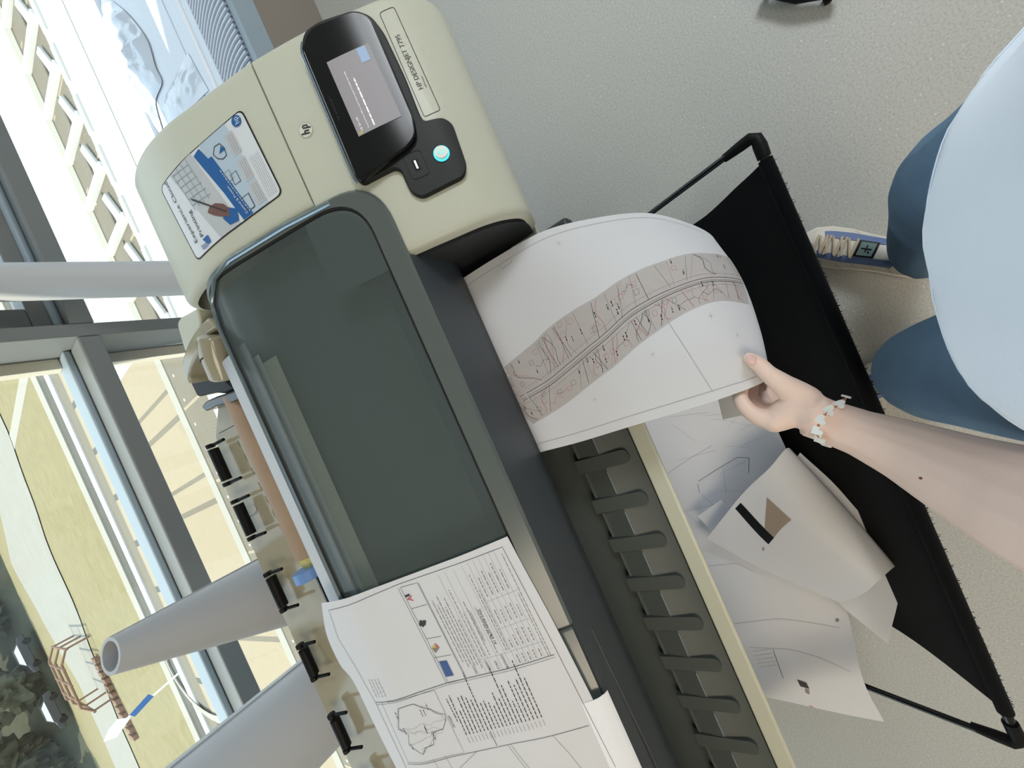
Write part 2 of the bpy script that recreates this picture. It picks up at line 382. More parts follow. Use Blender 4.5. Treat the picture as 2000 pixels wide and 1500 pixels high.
# ------------------------------------------------------------------ outside
GZ = -3.0
def strip(name, y0, y1, m, z=GZ, x0=-120, x1=120, dz=.02):
    mb = MB(); mb.box((x0, y0, z - .3), (x1, y1, z + dz), m); return struct(mb.build(name, smooth=False))
strip('ground', 1.95, 110, 'grass', GZ - .02)
k_ = 1
for (a, b, mm, xa, xb, dz) in ((4.0, 8.45, 'pale', -60, 60, .01), (8.45, 8.95, 'linen', -60, 60, .03), (8.95, 9.45, 'teal', -60, 60, .02), (9.45, 10.9, 'pale', -60, 60, .03), (10.9, 12.55, 'channel', -60, 60, .015), (12.55, 12.95, 'kerb', -60, 60, .04),
        (12.95, 20.2, 'linen', -60, 5.0, .03), (12.95, 20.2, 'white_glare', 5.0, 60, .03), (20.2, 20.5, 'asphalt', -60, 60, .02), (20.5, 22.0, 'linen', -60, 60, .04), (22.0, 23.3, 'channel', -60, 60, .02), (23.3, 24.0, 'white_glare', -60, 60, .08), (24.0, 25.3, 'asphalt', -60, 60, .02), (25.3, 26.3, 'kerb', -60, 60, .08)):  # past the mullion the paving turns white as painted sun glare
    mb = MB(); mb.box((xa, a, GZ - .3), (xb, b, GZ + dz), mm)
    if mm == 'linen' and a == 20.5:
        for i in range(50): mb.box((-50 + i * 2.0, 20.5, GZ), (-50 + i * 2.0 + .25, 22.0, GZ + .045), 'asphalt')
    if mm == 'linen' and a == 12.95:
        for xx in (2.7, .2, -4, -9): mb.box((xx, a, GZ), (xx + .16, b, GZ + .034), 'channel'); mb.box((xx + .8, a, GZ), (xx + .92, b, GZ + .034), 'channel')
    if mm == 'channel' and a == 10.9:
        for i in range(60): mb.box((-18 + i * .7, 12.2, GZ), (-18 + i * .7 + .07, 12.28, GZ + .02), 'white_glare')
        for i in range(16): mb.box((-14 + i * 2.1, 10.95, GZ), (-14 + i * 2.1 + .08, 12.5, GZ + .02), 'linen')
    o = struct(mb.build('paving', smooth=False)); o.name = 'trim_%d' % (k_ + 2); k_ += 1
# white concrete brackets along the channel (seen through the right bay)
for i in range(9):
    x = 4.7 + i * 1.32
    mb = MB(); mb.box((x, 10.75, GZ), (x + .16, 12.6, GZ + .16), 'white_glare'); mb.box((x - .5, 10.6, GZ), (x + .5, 10.78, GZ + .1), 'white_glare'); mb.box((x + .22, 11.6, GZ), (x + 1.24, 12.2, GZ + .06), 'channel')
    mb.prism([(x + .16, 10.95, GZ + .12), (x + 1.0, 11.3, GZ + .12), (x + 1.0, 11.55, GZ + .12), (x + .16, 11.25, GZ + .12)], (0, 0, -.1), 'white_glare')
    o = mb.build('concrete_bracket', bevel=.03); tag(o, 'white concrete kerb bracket in the sunlit drain channel outside the right window bay', 'bracket', 'concrete brackets outside')
mb = MB(); P0 = [(-60, 52), (-9, 44.5), (-3, 42), (3, 41), (9.4, 37.5), (60, 30)]; P1 = [(-60, 62), (-9, 57), (-3, 62), (3.7, 66), (8.3, 56), (60, 48)]
def interp(P, x):
    for a, b in zip(P[:-1], P[1:]):
        if a[0] <= x <= b[0]: t = (x - a[0]) / (b[0] - a[0]); return a[1] + (b[1] - a[1]) * t
def pth(a, b):
    x = -60 + 120 * a; lo, hi = interp(P0, x) + .5 * noise.noise((x * .3, 0, 0)), interp(P1, x) + .9 * noise.noise((x * .25, 5, 0)); return (x, lo + (hi - lo) * b, GZ + .05)
mb.grid(pth, 160, 3, 'gravel'); o = struct(mb.build('gravel_path')); o.name = 'trim_30'
mb = MB(); mb.prism([(10.0, 26.3, GZ + .03), (9.3, 26.3, GZ + .03), (8.6, 38, GZ + .03), (9.4, 38, GZ + .03)], (0, 0, -.05), 'kerb'); o = struct(mb.build('footpath')); o.name = 'trim_31'
hz = lambda y: GZ - .05 + 26 * (max(0, y - 72.5) / 60) ** 1.1
mb = MB(); mb.grid(lambda a, b: (-90 + a * 180, 73.5 + 1.5 * noise.noise((a * 20, 0, 0)) * (1 - b) + b * 60, hz(72.5 + b * 60) + .3 * noise.noise((a * 30, b * 12, 0)) * min(1, b * 8)), 90, 30, 'tree'); o = struct(mb.build('hillside')); o.name = 'ground_2'
def tree(loc, r, label, h=1.0):
    t = empty('tree', label, 'tree', 'trees on the far slope', loc=loc)
    c = MB(); rr = random.Random(int(loc[0] * 10))
    for k in range(9):
        cx, cy, cz = loc[0] + rr.uniform(-.5, .5) * r, loc[1] + rr.uniform(-.4, .4) * r, loc[2] + r * rr.uniform(.35, 1.5) * h; q = r * rr.uniform(.35, .6)
        c.grid(lambda u, v: (lambda d: (cx + d.x, cy + d.y, cz + d.z))(Vector((math.sin(math.pi * (u * .98 + .01)) * math.cos(6.2832 * v), math.sin(math.pi * (u * .98 + .01)) * math.sin(6.2832 * v), math.cos(math.pi * (u * .98 + .01)))) * q * (1 + .5 * noise.noise((u * 9 + cx, math.cos(6.2832 * v) * 3, math.sin(6.2832 * v) * 3 + cz)) + .35 * noise.noise((u * 25 + cx, math.cos(6.2832 * v) * 9, math.sin(6.2832 * v) * 9 + cz)))), 26, 34, 'tree', closev=True)
    c.build('crown', t)
    k = MB(); k.tube([loc, (loc[0], loc[1], loc[2] + r * h)], [r * .09, r * .05], 'trunk', 8); k.build('trunk', t)
TR = [((-1, 77.5, 0), 3.6, 'dark round tree nearest the gravel path, right of the dark cars'), ((-9, 78, 0), 4.2, 'dark tree directly behind the first glinting car'), ((-17.5, 78, 0), 4.5, 'broad dark tree behind the second glinting car'), ((-26.5, 76, 0), 4.6, 'dark tree at the grass edge behind the white flag'), ((-36, 78, 0), 4.8, 'outermost dark tree of the far slope'),
      ((-4.5, 89, 0), 5, 'tree higher on the slope, above the gravel path'), ((-14.5, 89, 0), 4.8, 'tree higher on the slope behind the cars'), ((-27, 90, 0), 5.2, 'tall tree higher on the slope, behind the white flag'), ((-38.5, 91, 0), 6, 'big tree on the upper slope, far left'), ((6.5, 90, 0), 5, 'tree beyond the gravel path high on the slope')]
TR = [((a[0], a[1], hz(a[1]) - .6), r_, l_) for a, r_, l_ in TR]
for a in TR: tree(*a)
def car(x, y, z, label):
    t = empty('car', label, 'car', 'cars under the trees', loc=(x, y, z))
    mb = MB(); prof_ = [(0, .3), (.1, .75), (1.0, .9), (1.6, 1.38), (3.1, 1.4), (3.8, .98), (4.3, .9), (4.4, .35)]
    mb.prism([(x + a - 2.2, y - .85, z + b) for a, b in prof_], (0, 1.7, 0), 'car'); mb.build('body', t, bevel=.08)
    mb = MB(); mb.prism([(x + a - 2.2, y - .87, z + b) for a, b in [(1.15, .95), (1.65, 1.3), (3.05, 1.32), (3.6, 1.0)]], (0, 1.74, 0), 'white'); mb.build('windows', t)  # windows plain white, standing in for bright glints
    for a in (.85, 3.5):
        for yy in (-.9, .7):
            mb = MB(); mb.tube([(x + a - 2.2, y + yy, z + .32), (x + a - 2.2, y + yy + .2, z + .32)], .32, 'black', 16); mb.build('wheel', t)
car(-5.8, 73.2, hz(74.2), 'dark car with bright glinting windows under the trees, nearer the gravel path'); car(-12.5, 73.0, hz(74), 'dark car with bright glinting windows under the trees, farther from the path')
# rust coloured steel frame lying on the path
t = empty('steel_frame', 'rust coloured tubular steel frame standing on the gravel path', 'frame', loc=(-6.3, 44, GZ))
mb = MB()
for y in (41.5, 44.5, 47.5):
    mb.tube([(-8.6, y, GZ), (-8.6, y, GZ + 1.1), (-8, y, GZ + 1.5), (-5, y, GZ + 1.5), (-4.2, y, GZ + 1.1), (-4.2, y, GZ)], .07, 'rust', 6)
for x, z in ((-8.6, 1.1), (-6.4, 1.5), (-4.2, 1.1), (-7.5, 1.5), (-5.3, 1.5)): mb.tube([(x, 41, GZ + z), (x, 48, GZ + z)], .07, 'rust', 6)
mb.build('tube_frame', t)
mb = MB()
for i in range(12): mb.box((-11.5 + i * .5, 40.2 + i * .1, GZ), (-11.2 + i * .5, 41.4 + i * .1, GZ + .25), 'rust')
mb.build('step_rail', t)
# flag pole
t = empty('flag_pole', 'thin pole with a blue banner and a white diamond flag by the road', 'flag', loc=(-5.6, 23.8, GZ))
mb = MB(); mb.tube([(-5.6, 23.8, GZ), (-6.0, 23.8, -.6)], .04, 'white', 8); mb.build('pole', t)
mb = MB(); mb.prism([(-5.80, 23.75, -2.0), (-5.6, 23.75, -1.9), (-5.85, 23.75, -1.25), (-6.02, 23.75, -1.35)], (0, .06, 0), 'sticker_blue'); mb.build('banner', t)
mb = MB(); mb.prism([(-5.95, 23.75, -1.25), (-5.7, 23.75, -.95), (-5.85, 23.75, -.65), (-6.1, 23.75, -.45), (-6.25, 23.75, -.75)], (0, .05, 0), 'white'); mb.build('flag', t)
mb = MB(); mb.grid(lambda a, b: (lambda u, r: (-5.4 + (2.1 + r) * math.cos(u) * .9, 21.6 + (6 + r) * math.sin(u) * .55, GZ + .1))(6.2832 * a, .35 * b), 40, 1, 'kerb', closeu=True); o = struct(mb.build('kerb_loop')); o.name = 'trim_32'

# ------------------------------------------------------------------ large format plotter
PR0 = [[0.211, 0.7033], [0.19, 0.77], [0.198, 0.81], [0.222, 0.843], [0.26, 0.87], [0.315, 0.905], [0.39, 0.943], [0.44, 0.963], [0.495, 0.984], [0.54, 1.0], [0.59, 1.011], [0.64, 1.013], [0.68, 1.006], [0.705, 0.985], [0.712, 0.95]]
DN_ = [];
for i in range(len(PR0) - 1):
    for j in range(5):
        g = lambda k: Vector(PR0[max(0, min(len(PR0) - 1, k))]); DN_.append(cr(g(i - 1), g(i), g(i + 1), g(i + 2), j / 5))
DN_.append(Vector(PR0[-1])); SL = [0]
for a, b in zip(DN_[:-1], DN_[1:]): SL.append(SL[-1] + (b - a).length)
def PY(s):
    if s <= 0: return DN_[0] + Vector((0, 1)) * s
    if s >= SL[-1]: return DN_[-1] + (DN_[-1] - DN_[-2]).normalized() * (s - SL[-1])
    lo, hi = 0, len(SL) - 1
    while hi - lo > 1:
        md = (lo + hi) // 2
        if SL[md] <= s: lo = md
        else: hi = md
    t = (s - SL[lo]) / (SL[hi] - SL[lo]); return DN_[lo] * (1 - t) + DN_[hi] * t
def PS(x, s, off=0):
    p = PY(s)
    if off:
        t = (PY(s + .004) - PY(s - .004)).normalized(); p = p + Vector((-t.y, t.x)) * off
    return Vector((x, p.x, p.y))
plot = empty('large_format_plotter', 'beige and dark grey wide format plotter with touch screen, by the window', 'printer', loc=(-.35, .45, 0))
def shell(mb, x0, x1, s0, s1, m, th=.012, off=0, r=.008, n=40, back=None):
    """curved panel following the body profile, rounded at its x ends"""
    xs = [x0, x0 + r * .15, x0 + r * .5, x0 + r, x1 - r, x1 - r * .5, x1 - r * .15, x1]; dr = [-r, -r * .5, -r * .13, 0, 0, -r * .13, -r * .5, -r]
    ss = [s0 + (s1 - s0) * j / n for j in range(n + 1)]; vs = []; fs = []
    for x, d in zip(xs, dr):
        for s in ss: vs.append(PS(x, s, off + d))
    N = n + 1; K = len(xs)
    for i in range(K - 1):
        for j in range(n): fs.append((i * N + j, i * N + j + 1, (i + 1) * N + j + 1, (i + 1) * N + j))
    nb = len(vs)
    for x in (x0, x1):
        for s in ss: vs.append(PS(x, s, off - th))
    for j in range(n):
        fs += [(j, nb + j, nb + j + 1, j + 1), ((K - 1) * N + j, (K - 1) * N + j + 1, nb + N + j + 1, nb + N + j), (nb + j, nb + N + j, nb + N + j + 1, nb + j + 1)]
    fs += [tuple([i * N for i in range(K)] + [nb + N, nb]), tuple([i * N + n for i in range(K)] + [nb + N + n, nb + n])]
    mb.add(vs, fs, m)
SE = .3525
# right end housing, its front shell
h = MB()
shell(h, .205, .530, .262, SE - .0012, 'beige', r=.012)
shell(h, .205, .530, .010, .262, 'beige', r=.012)
h.box((.213, .25, .64), (.522, .60, .80), 'beige_dark')
fr = MB()
front_poly = [(p.x + .004, p.y - .006) for p in [PY(SL[-1] * i / 60 * .56) for i in range(61)]]
# dark inner cheek facing the paper exit, beige rim around it
ck = [(a, b) for a, b in front_poly if b < .935]
o = h.build('side_housing', plot)
fr.prism([(.2045, a + .012, b - .010) for a, b in ck] + [(.2045, .40, .90), (.2045, .42, .60), (.2045, .25, .66)], (.02, 0, 0), 'dark_side')
fr.build('inner_cheek', plot)
t_ = MB(); t_.prism([(.525, .212, .705), (.525, .232, .66), (.525, .27, .66), (.525, .27, .705)], (-.33, 0, 0), 'beige'); t_.build('lower_trim', plot, bevel=.004)
gp = MB(); gp.box((.222, .30, .64), (.52, .68, .84), 'seam'); gp.build('chassis', plot)
# ink door
d = MB(); shell(d, .3145, .530, SE + .0012, SL[-1] - .004, 'beige', r=.012, n=44)
door = d.build('ink_door', plot)
bk = MB(); bk.prism([(.530, .712, .94), (.530, .700, .60), (.530, .26, .62), (.530, .214, .705), (.530, .198, .78), (.530, .40, .935), (.530, .60, .99), (.530, .69, .985)], (-.006, 0, 0), 'beige'); bk.build('end_panel', plot)
bk = MB(); bk.box((.20, .700, .60), (.53, .712, .955), 'beige'); bk.box((.30, .705, .948), (.525, .7135, .951), 'seam'); bk.build('back_panel', plot, bevel=.004)
# sticker on the ink door
st = MB()
q = [[0.3411, 0.5585], [0.3527, 0.3855], [0.4793, 0.3909], [0.4622, 0.5686]]   # back-left, front-left, front-right, back-right
def QB(q):
    def f(p, r):   # p: 0 left .. 1 right, r: 0 front .. 1 back
        return tuple((q[1][k] * (1 - p) + q[2][k] * p) * (1 - r) + (q[0][k] * (1 - p) + q[3][k] * p) * r for k in (0, 1))
    return f
f = QB(q)
fillprism(st, PS, rpoly([f(0, 0), f(1, 0), f(1, 1), f(0, 1)], .010), 'seam', .0008, .0004)
fillprism(st, PS, rpoly([f(.012, .012), f(.985, .012), f(.985, .988), f(.012, .988)], .009), 'sticker', .0012, .0004)
Z = .0016
dquad(st, PS, [f(.012, .44), f(.988, .56), f(.975, .83), f(.012, .66)], 'sticker_photo', Z)
dquad(st, PS, [f(.012, .14), f(.985, .18), f(.985, .46), f(.012, .34)], 'sticker_pale', Z)
dquad(st, PS, [f(.012, .30), f(.80, .40), f(.80, .50), f(.012, .40)], 'sticker_blue', Z + .0004)
dquad(st, PS, [f(.40, .345), f(.96, .47), f(.93, .54), f(.40, .45)], 'sticker_blue', Z + .0005)
for i in range(6): dline(st, PS, [f(.48 + .085 * i, .56 + .012 * i), f(.52 + .085 * i, .76 + .01 * i)], .0011, 'sticker_grid', Z + .0004)
for i in range(4): dline(st, PS, [f(.45, .59 + .055 * i), f(.97, .62 + .06 * i)], .0011, 'sticker_grid', Z + .0004)
dtext(st, PS, 'Experience Cloud', f(.17, .885), f(.97, .885), 'ink', Z + .0004, h=.0065)
dtext(st, PS, 'Printing', f(.17, .80), f(.50, .80), 'ink', Z + .0004, h=.0065)
for i in range(3): dline(st, PS, [f(.045 + .02 * i, .80 + .0), f(.04 + .02 * i, .845), f(.055 + .02 * i, .875)], .001, 'sticker_blue', Z + .0004)
fillprism(st, PS, rpoly([f(.05, .76), f(.14, .76), f(.14, .83), f(.05, .80)], .002), 'sticker_blue', Z + .0004, Z)
# printed hand with a pen
dpoly(st, PS, [f(.14, .50), f(.22, .47), f(.30, .50), f(.36, .56), f(.37, .62), f(.33, .66), f(.26, .62), f(.20, .57)], 'print_skin', Z + .0006)
dpoly(st, PS, [f(.04, .44), f(.16, .41), f(.24, .48), f(.17, .56), f(.06, .53)], 'sticker_blue', Z + .0005)
dline(st, PS, [f(.20, .50), f(.58, .74)], .0022, 'ink', Z + .0008)
dtext(st, PS, 'Control & Protect', f(.05, .335), f(.42, .385), 'sticker', Z + .0009, h=.0036)
ddash(st, PS, f(.05, .315), f(.62, .39), .001, 'sticker', Z + .0009, word=.004)
for cx in (.18, .46, .76):
    fillprism(st, PS, rpoly([f(cx - .13, .15), f(cx + .12, .15), f(cx + .12, .235), f(cx - .13, .235)], .003), 'sticker_photo', Z + .0004, Z)
    for i in range(3): ddash(st, PS, f(cx - .11, .165 + .02 * i), f(cx + .09, .165 + .02 * i), .0006, 'ink_light', Z + .0008, word=.003, gap=.0008)
dline(st, PS, [f(.06, .26), f(.22, .26), f(.22, .33), f(.06, .33)], .0014, 'ink', Z + .0006, closed=True)
dline(st, PS, [f(.38, .27), f(.50, .27), f(.50, .33), f(.38, .33)], .001, 'ink', Z + .0006, closed=True)
dline(st, PS, [f(.45, .32), f(.56, .32), f(.56, .37), f(.45, .37)], .001, 'ink_light', Z + .0006, closed=True)
dline(st, PS, [f(.70, .28), f(.78, .27), f(.85, .29), f(.86, .34), f(.80, .38), f(.73, .36), f(.69, .32)], .0012, 'ink', Z + .0006, closed=True)
dpoly(st, PS, [f(.76, .27), f(.82, .29), f(.76, .33)], 'sticker_blue', Z + .0007)
for i in range(6): ddash(st, PS, f(.04, .035 + .016 * i), f(.52, .035 + .016 * i), .0005, 'ink_light', Z + .0006, word=.004, gap=.0008)
disc(st, PS, f(.92, .08), .0075, 'sticker_blue', Z + .0005)
dtext(st, PS, 'hp', f(.885, .058), f(.955, .058), 'sticker', Z + .0008, h=.008)
so = st.build('sticker', door, recalc=False)
# round badge, nameplate
bd = MB(); c = [0.4094, 0.321]
bd.mi('badge')
def cyl(mb, S, c, r, h0, h1, m, n=32):
    disc(mb, S, c, r, m, off=h1, n=n); e = .002; Su = 1; Sv = 1
    P = lambda k, o: S(c[0] + r * math.cos(2 * math.pi * k / n), c[1] + r * math.sin(2 * math.pi * k / n), o)
    mb.add([P(k, h0) for k in range(n)] + [P(k, h1) for k in range(n)], [(k, (k + 1) % n, n + (k + 1) % n, n + k) for k in range(n)], m)
cyl(bd, PS, c, .0098, 0, .0012, 'badge'); disc(bd, PS, c, .0098, 'beige_dark', .0013, r2=.0092)
# letters of the badge as slanted bars
def bp(a, b_): return (c[0] + a * .0098, c[1] + b_ * .0098)
for seg in ([(-.62, -.42), (-.32, .78)], [(-.40, .16), (-.18, .20), (-.12, .10), (-.26, -.44)], [(.02, -.82), (.30, .20), (.52, .20), (.62, .08), (.50, -.42), (.16, -.42)]):
    dline(bd, PS, [bp(*p) for p in seg], .0019, 'badge_ink', .0016, res=.002)
bd.build('logo_badge', plot, recalc=False)
npq = [[0.5062, 0.1711], [0.5088, 0.1499], [0.3618, 0.1487], [0.3595, 0.1722]]  # back-right, front-right, front-left, back-left
nb_ = MB(); rp = rpoly([npq[3], npq[2], npq[1], npq[0]], .004)
dline(nb_, PS, [tuple(p) for p in rp], .0009, 'seam', .0003, closed=True, res=.004)
fp = lambda p, r: tuple((npq[2][k] * (1 - p) + npq[1][k] * p) * (1 - r) + (npq[3][k] * (1 - p) + npq[0][k] * p) * r for k in (0, 1))
dtext(nb_, PS, 'HP DESIGNJET T795', fp(.235, .40), fp(.755, .40), 'badge_ink', .0005, h=.0066)
dtext(nb_, PS, 'ePrint & Share' if False else 'ePrinter', fp(.235, .16), fp(.345, .16), 'badge_ink', .0005, h=.0026)
nb_.build('nameplate', plot, recalc=False)
# control panel: raised bezel with screen, power button, usb
def sym(pts): return pts
bz = [[0.4969, 0.2843], [0.5174, 0.2693], [0.5208, 0.2467], [0.5168, 0.199], [0.5022, 0.1829], [0.4755, 0.1763], [0.4121, 0.1745], [0.3616, 0.1768], [0.3512, 0.1757], [0.348, 0.1512], [0.3368, 0.1431], [0.2785, 0.1481], [0.2656, 0.1571], [0.2618, 0.2177], [0.2736, 0.2282], [0.3051, 0.2285], [0.3107, 0.2346], [0.3089, 0.2798], [0.3175, 0.2856], [0.4032, 0.2854]]
pm = MB(); rp = rpoly(bz, .009, 4)
fillprism(pm, PS, [tuple(p) for p in rp], 'panel', .007, 0, .0018)
panel = pm.build('control_panel', plot, angle=60)
sc0 = [[0.4909, 0.2798], [0.5105, 0.261], [0.5079, 0.199], [0.4929, 0.1843], [0.3568, 0.1857], [0.3333, 0.1918], [0.3239, 0.2071], [0.3079, 0.2804], [0.3171, 0.2835]]
pm = MB(); fillprism(pm, PS, [tuple(p) for p in rpoly(sc0, [.004, .02, .02, .02, .004, .02, .02, .004, .004], 6)], 'black_gloss', .0145, .007, .0022)
hd = pm.build('display_housing', panel, angle=60)
edge = [[0.4915, 0.281], [0.5078, 0.268], [0.3966, 0.2833], [0.3122, 0.2835], [0.3044, 0.279]]
pm = MB(); e4 = [edge[1], edge[0], edge[2], edge[3]]
P_ = [tuple(p) for p in rpoly([edge[1], edge[0], (edge[3][0] + .0005, edge[3][1] + .002), edge[4]], [0, .01, .003, 0], 8)]
pm.tube([PS(p[0], p[1] + .0008, .0125) for p in P_[9:-9]], .0016, 'chrome', 8); pm.build('chrome_edge', panel)
sq = [[0.4606, 0.2576], [0.4623, 0.2005], [0.3617, 0.1996], [0.3594, 0.2584]]  # back-right, front-right, front-left, back-left
fs_ = lambda p, r: tuple((sq[2][k] * (1 - p) + sq[1][k] * p) * (1 - r) + (sq[3][k] * (1 - p) + sq[0][k] * p) * r for k in (0, 1))
pm = MB(); dquad(pm, PS, [fs_(0, 0), fs_(1, 0), fs_(1, 1), fs_(0, 1)], 'screen', .0150)
dtext(pm, PS, 'To print from USB or cloud check paper is loaded and ready', fs_(.04, .72), fs_(.80, .72), 'screen_text', .0154, h=.0016)
dtext(pm, PS, 'Loaded and ready for print jobs and internet printing', fs_(.04, .64), fs_(.70, .64), 'screen_text', .0154, h=.0016) if False else None
ddash(pm, PS, fs_(.04, .60), fs_(.68, .60), .0016, 'screen_text', .0154, word=.007, gap=.0012)
dtext(pm, PS, '15 21:10', fs_(.05, .86), fs_(.22, .86), 'screen_text', .0154, h=.0024)
dpoly(pm, PS, [fs_(.01, .88), fs_(.045, .88), fs_(.045, .97), fs_(.01, .97)], 'tape', .0154)
dquad(pm, PS, [fs_(.80, .10), fs_(.99, .10), fs_(.99, .30), fs_(.80, .30)], 'screen_blue', .0154, 2, 2)
pm.build('touch_screen', panel, recalc=False)
pm = MB(); dtext(pm, PS, 'HP DESIGNJET', fs_(.30, 1.22), fs_(.62, 1.22), 'ink', .0149, h=.0024); pm.build('panel_lettering', panel, recalc=False)
pc = [0.3032, 0.1719]; pm = MB(); cyl(pm, PS, pc, .0100, .006, .0085, 'led'); pm.build('led_ring', panel)
pm = MB(); cyl(pm, PS, pc, .0078, .008, .0115, 'badge'); disc(pm, PS, pc, .0030, 'led', .0118, r2=.0023); dline(pm, PS, [(pc[0], pc[1] + .001), (pc[0], pc[1] + .0042)], .0008, 'led', .012); pm.build('power_button', panel)
uc = [0.303, 0.2072]; pm = MB(); fillprism(pm, PS, [(uc[0] - .0075, uc[1] - .004), (uc[0] + .0075, uc[1] - .004), (uc[0] + .0075, uc[1] + .004), (uc[0] - .0075, uc[1] + .004)], 'black', .0074, .005)
fillprism(pm, PS, [(uc[0] - .0055, uc[1] - .0012), (uc[0] + .0055, uc[1] - .0012), (uc[0] + .0055, uc[1] + .0012), (uc[0] - .0055, uc[1] + .0012)], 'metal', .0078, .005); pm.build('usb_port', panel)
pm = MB(); rr = rpoly([(uc[0] - .017, uc[1] - .012), (uc[0] + .017, uc[1] - .012), (uc[0] + .017, uc[1] + .012), (uc[0] - .017, uc[1] + .012)], .006); dline(pm, PS, [tuple(p) for p in rr], .0007, 'black', .0074, closed=True, res=.004); pm.build('usb_surround', panel, recalc=False)

# smoked window lid
lf = MB()
LX0, LX1, S0, S1 = -.3225, .3135, .262, .567
outer = rpoly([(LX0, S0), (LX1, S0), (LX1, S1), (LX0, S1)], [.006, .062, .045, .006], 10)
inner = rpoly([(LX0 + .03, S0 + .031), (LX1 - .014, S0 + .031), (LX1 - .014, S1 - .006), (LX0 + .03, S1 - .006)], [.006, .055, .04, .006], 10)
n_ = len(outer)
def ringstrip(mb, A, oa, B, ob, m):
    # densify the long straight runs so the ring follows the curved body
    def dens(P):
        out = []
        for i in range(len(P)):
            a = P[i]; b = P[(i + 1) % len(P)]
            for k in range(6): out.append(a * (1 - k / 6) + b * (k / 6))
        return out
    a = dens(A); b = dens(B); n = len(a)
    mb.add([PS(p[0], p[1], oa) for p in a] + [PS(p[0], p[1], ob) for p in b], [(i, (i + 1) % n, n + (i + 1) % n, n + i) for i in range(n)], m)
def inset(P, k):
    c_ = sum(P, Vector((0, 0))) / len(P); out = []
    for i, p in enumerate(P):
        t = (P[(i + 1) % len(P)] - P[i - 1]).normalized(); out.append(p + Vector((-t.y, t.x)) * k)
    return out
def d3(P): return [Vector((p[0], p[1])) for p in P]
outer = d3(outer); inner = d3(inner)
ringstrip(lf, outer, -.012, outer, .004, 'lid_frame'); ringstrip(lf, outer, .004, inset(outer, .004), .0075, 'lid_frame')
ringstrip(lf, inset(outer, .004), .0075, inset(inner, -.002), .0075, 'lid_frame'); ringstrip(lf, inset(inner, -.002), .0075, inner, .004, 'seam')
lid = lf.build('window_lid', plot, angle=45)
gl = MB(); pin = [tuple(p) for p in inset(inner, .0016)]
ringstrip(gl, inner, .004, d3(pin), .004, 'seam')
def lidfn(a, b):
    x = LX0 + .0316 + (LX1 - LX0 - .0476) * a; s = S0 + .0326 + (S1 - S0 - .0402) * b
    # pull corners of the grid to the rounded outline
    for (cx, cs, r, sx, ss_) in ((LX1 - .0156, S0 + .0326, .052, -1, 1), (LX1 - .0156, S1 - .0076, .037, -1, -1)):
        dx = (x - (cx + sx * r)) * -sx; ds = (s - (cs + ss_ * r)) * -ss_
        if dx > 0 and ds > 0:
            m_ = max(dx, ds); l = math.hypot(dx, ds)
            if l > 0: k = m_ / l; x = cx + sx * r + (dx * k) * -sx; s = cs + ss_ * r + (ds * k) * -ss_
    return PS(x, s, .0055)
gl.grid(lidfn, 60, 50, 'smoke'); gl.build('smoked_pane', lid)
inn = MB(); inn.grid(lambda a, b: PS(.196 + .112 * a, .290 + .085 * b, .0035), 3, 8, 'inner'); inn.build('corner_liner', plot, recalc=False)
inn = MB(); inn.grid(lambda a, b: PS(LX0 + .006 + (LX1 - LX0 - .010) * a, .266 + .350 * b, -.034), 4, 30, 'inner'); inn.build('inner_tray', plot, recalc=False)
inn = MB(); inn.grid(lambda a, b: PS(LX0 + .006 + (.186 - LX0) * a, .558 + .042 * b, -.026), 4, 20, 'white'); inn.build('loaded_paper', plot, recalc=False)
inn = MB(); inn.grid(lambda a, b: PS(LX0 + .006 + (.170 - LX0) * a, .524 + .034 * b, -.026), 4, 10, 'beige'); inn.build('guide_strip', plot, recalc=False)
cb = MB(); cb.tube([PS(LX0, S1 - .003, .008), PS(.24, S1 - .003, .008), PS(.275, S1 - .010, .008), PS(.30, S1 - .035, .008), PS(.309, S1 - .07, .008), PS(.309, .40, .008), PS(.306, .33, .008)], .0032, 'chrome', 8); cb.build('chrome_rim', lid)
# panel left of the lid, same profile
lp = MB(); shell(lp, -1.21, LX0 - .003, S0 + .004, S1 + .03, 'lid_frame', r=.006, off=.0, n=30); lp.build('left_cover', plot)
e2 = MB(); shell(e2, -1.24, -1.0, .010, SL[-1] - .004, 'beige', r=.012, off=.008); e2.box((-1.24, .2, .60), (-1.0, .70, .86), 'beige'); e2.build('left_housing', plot)
# dark front under the lid
ff = MB()
fpz = [(.3135, .905), (.3135, .889), (.3165, .85), (.321, .815), (.325, .789), (.332, .786), (.36, .79), (.40, .80), (.40, .90)]
def front(mb, x0, x1, P, m): mb.prism([(x1, a, b) for a, b in P], (x0 - x1, 0, 0), m)
front(ff, -1.05, .2045, fpz, 'dark_plastic'); ff.build('front_cover', plot, angle=60)
rb = MB(); rb.tube([(-.36, .3165, .868), (-.55, .3145, .862), (-.9, .3145, .862)], .003, 'dark_side', 8); rb.build('cover_ridge', plot, bevel=.002)
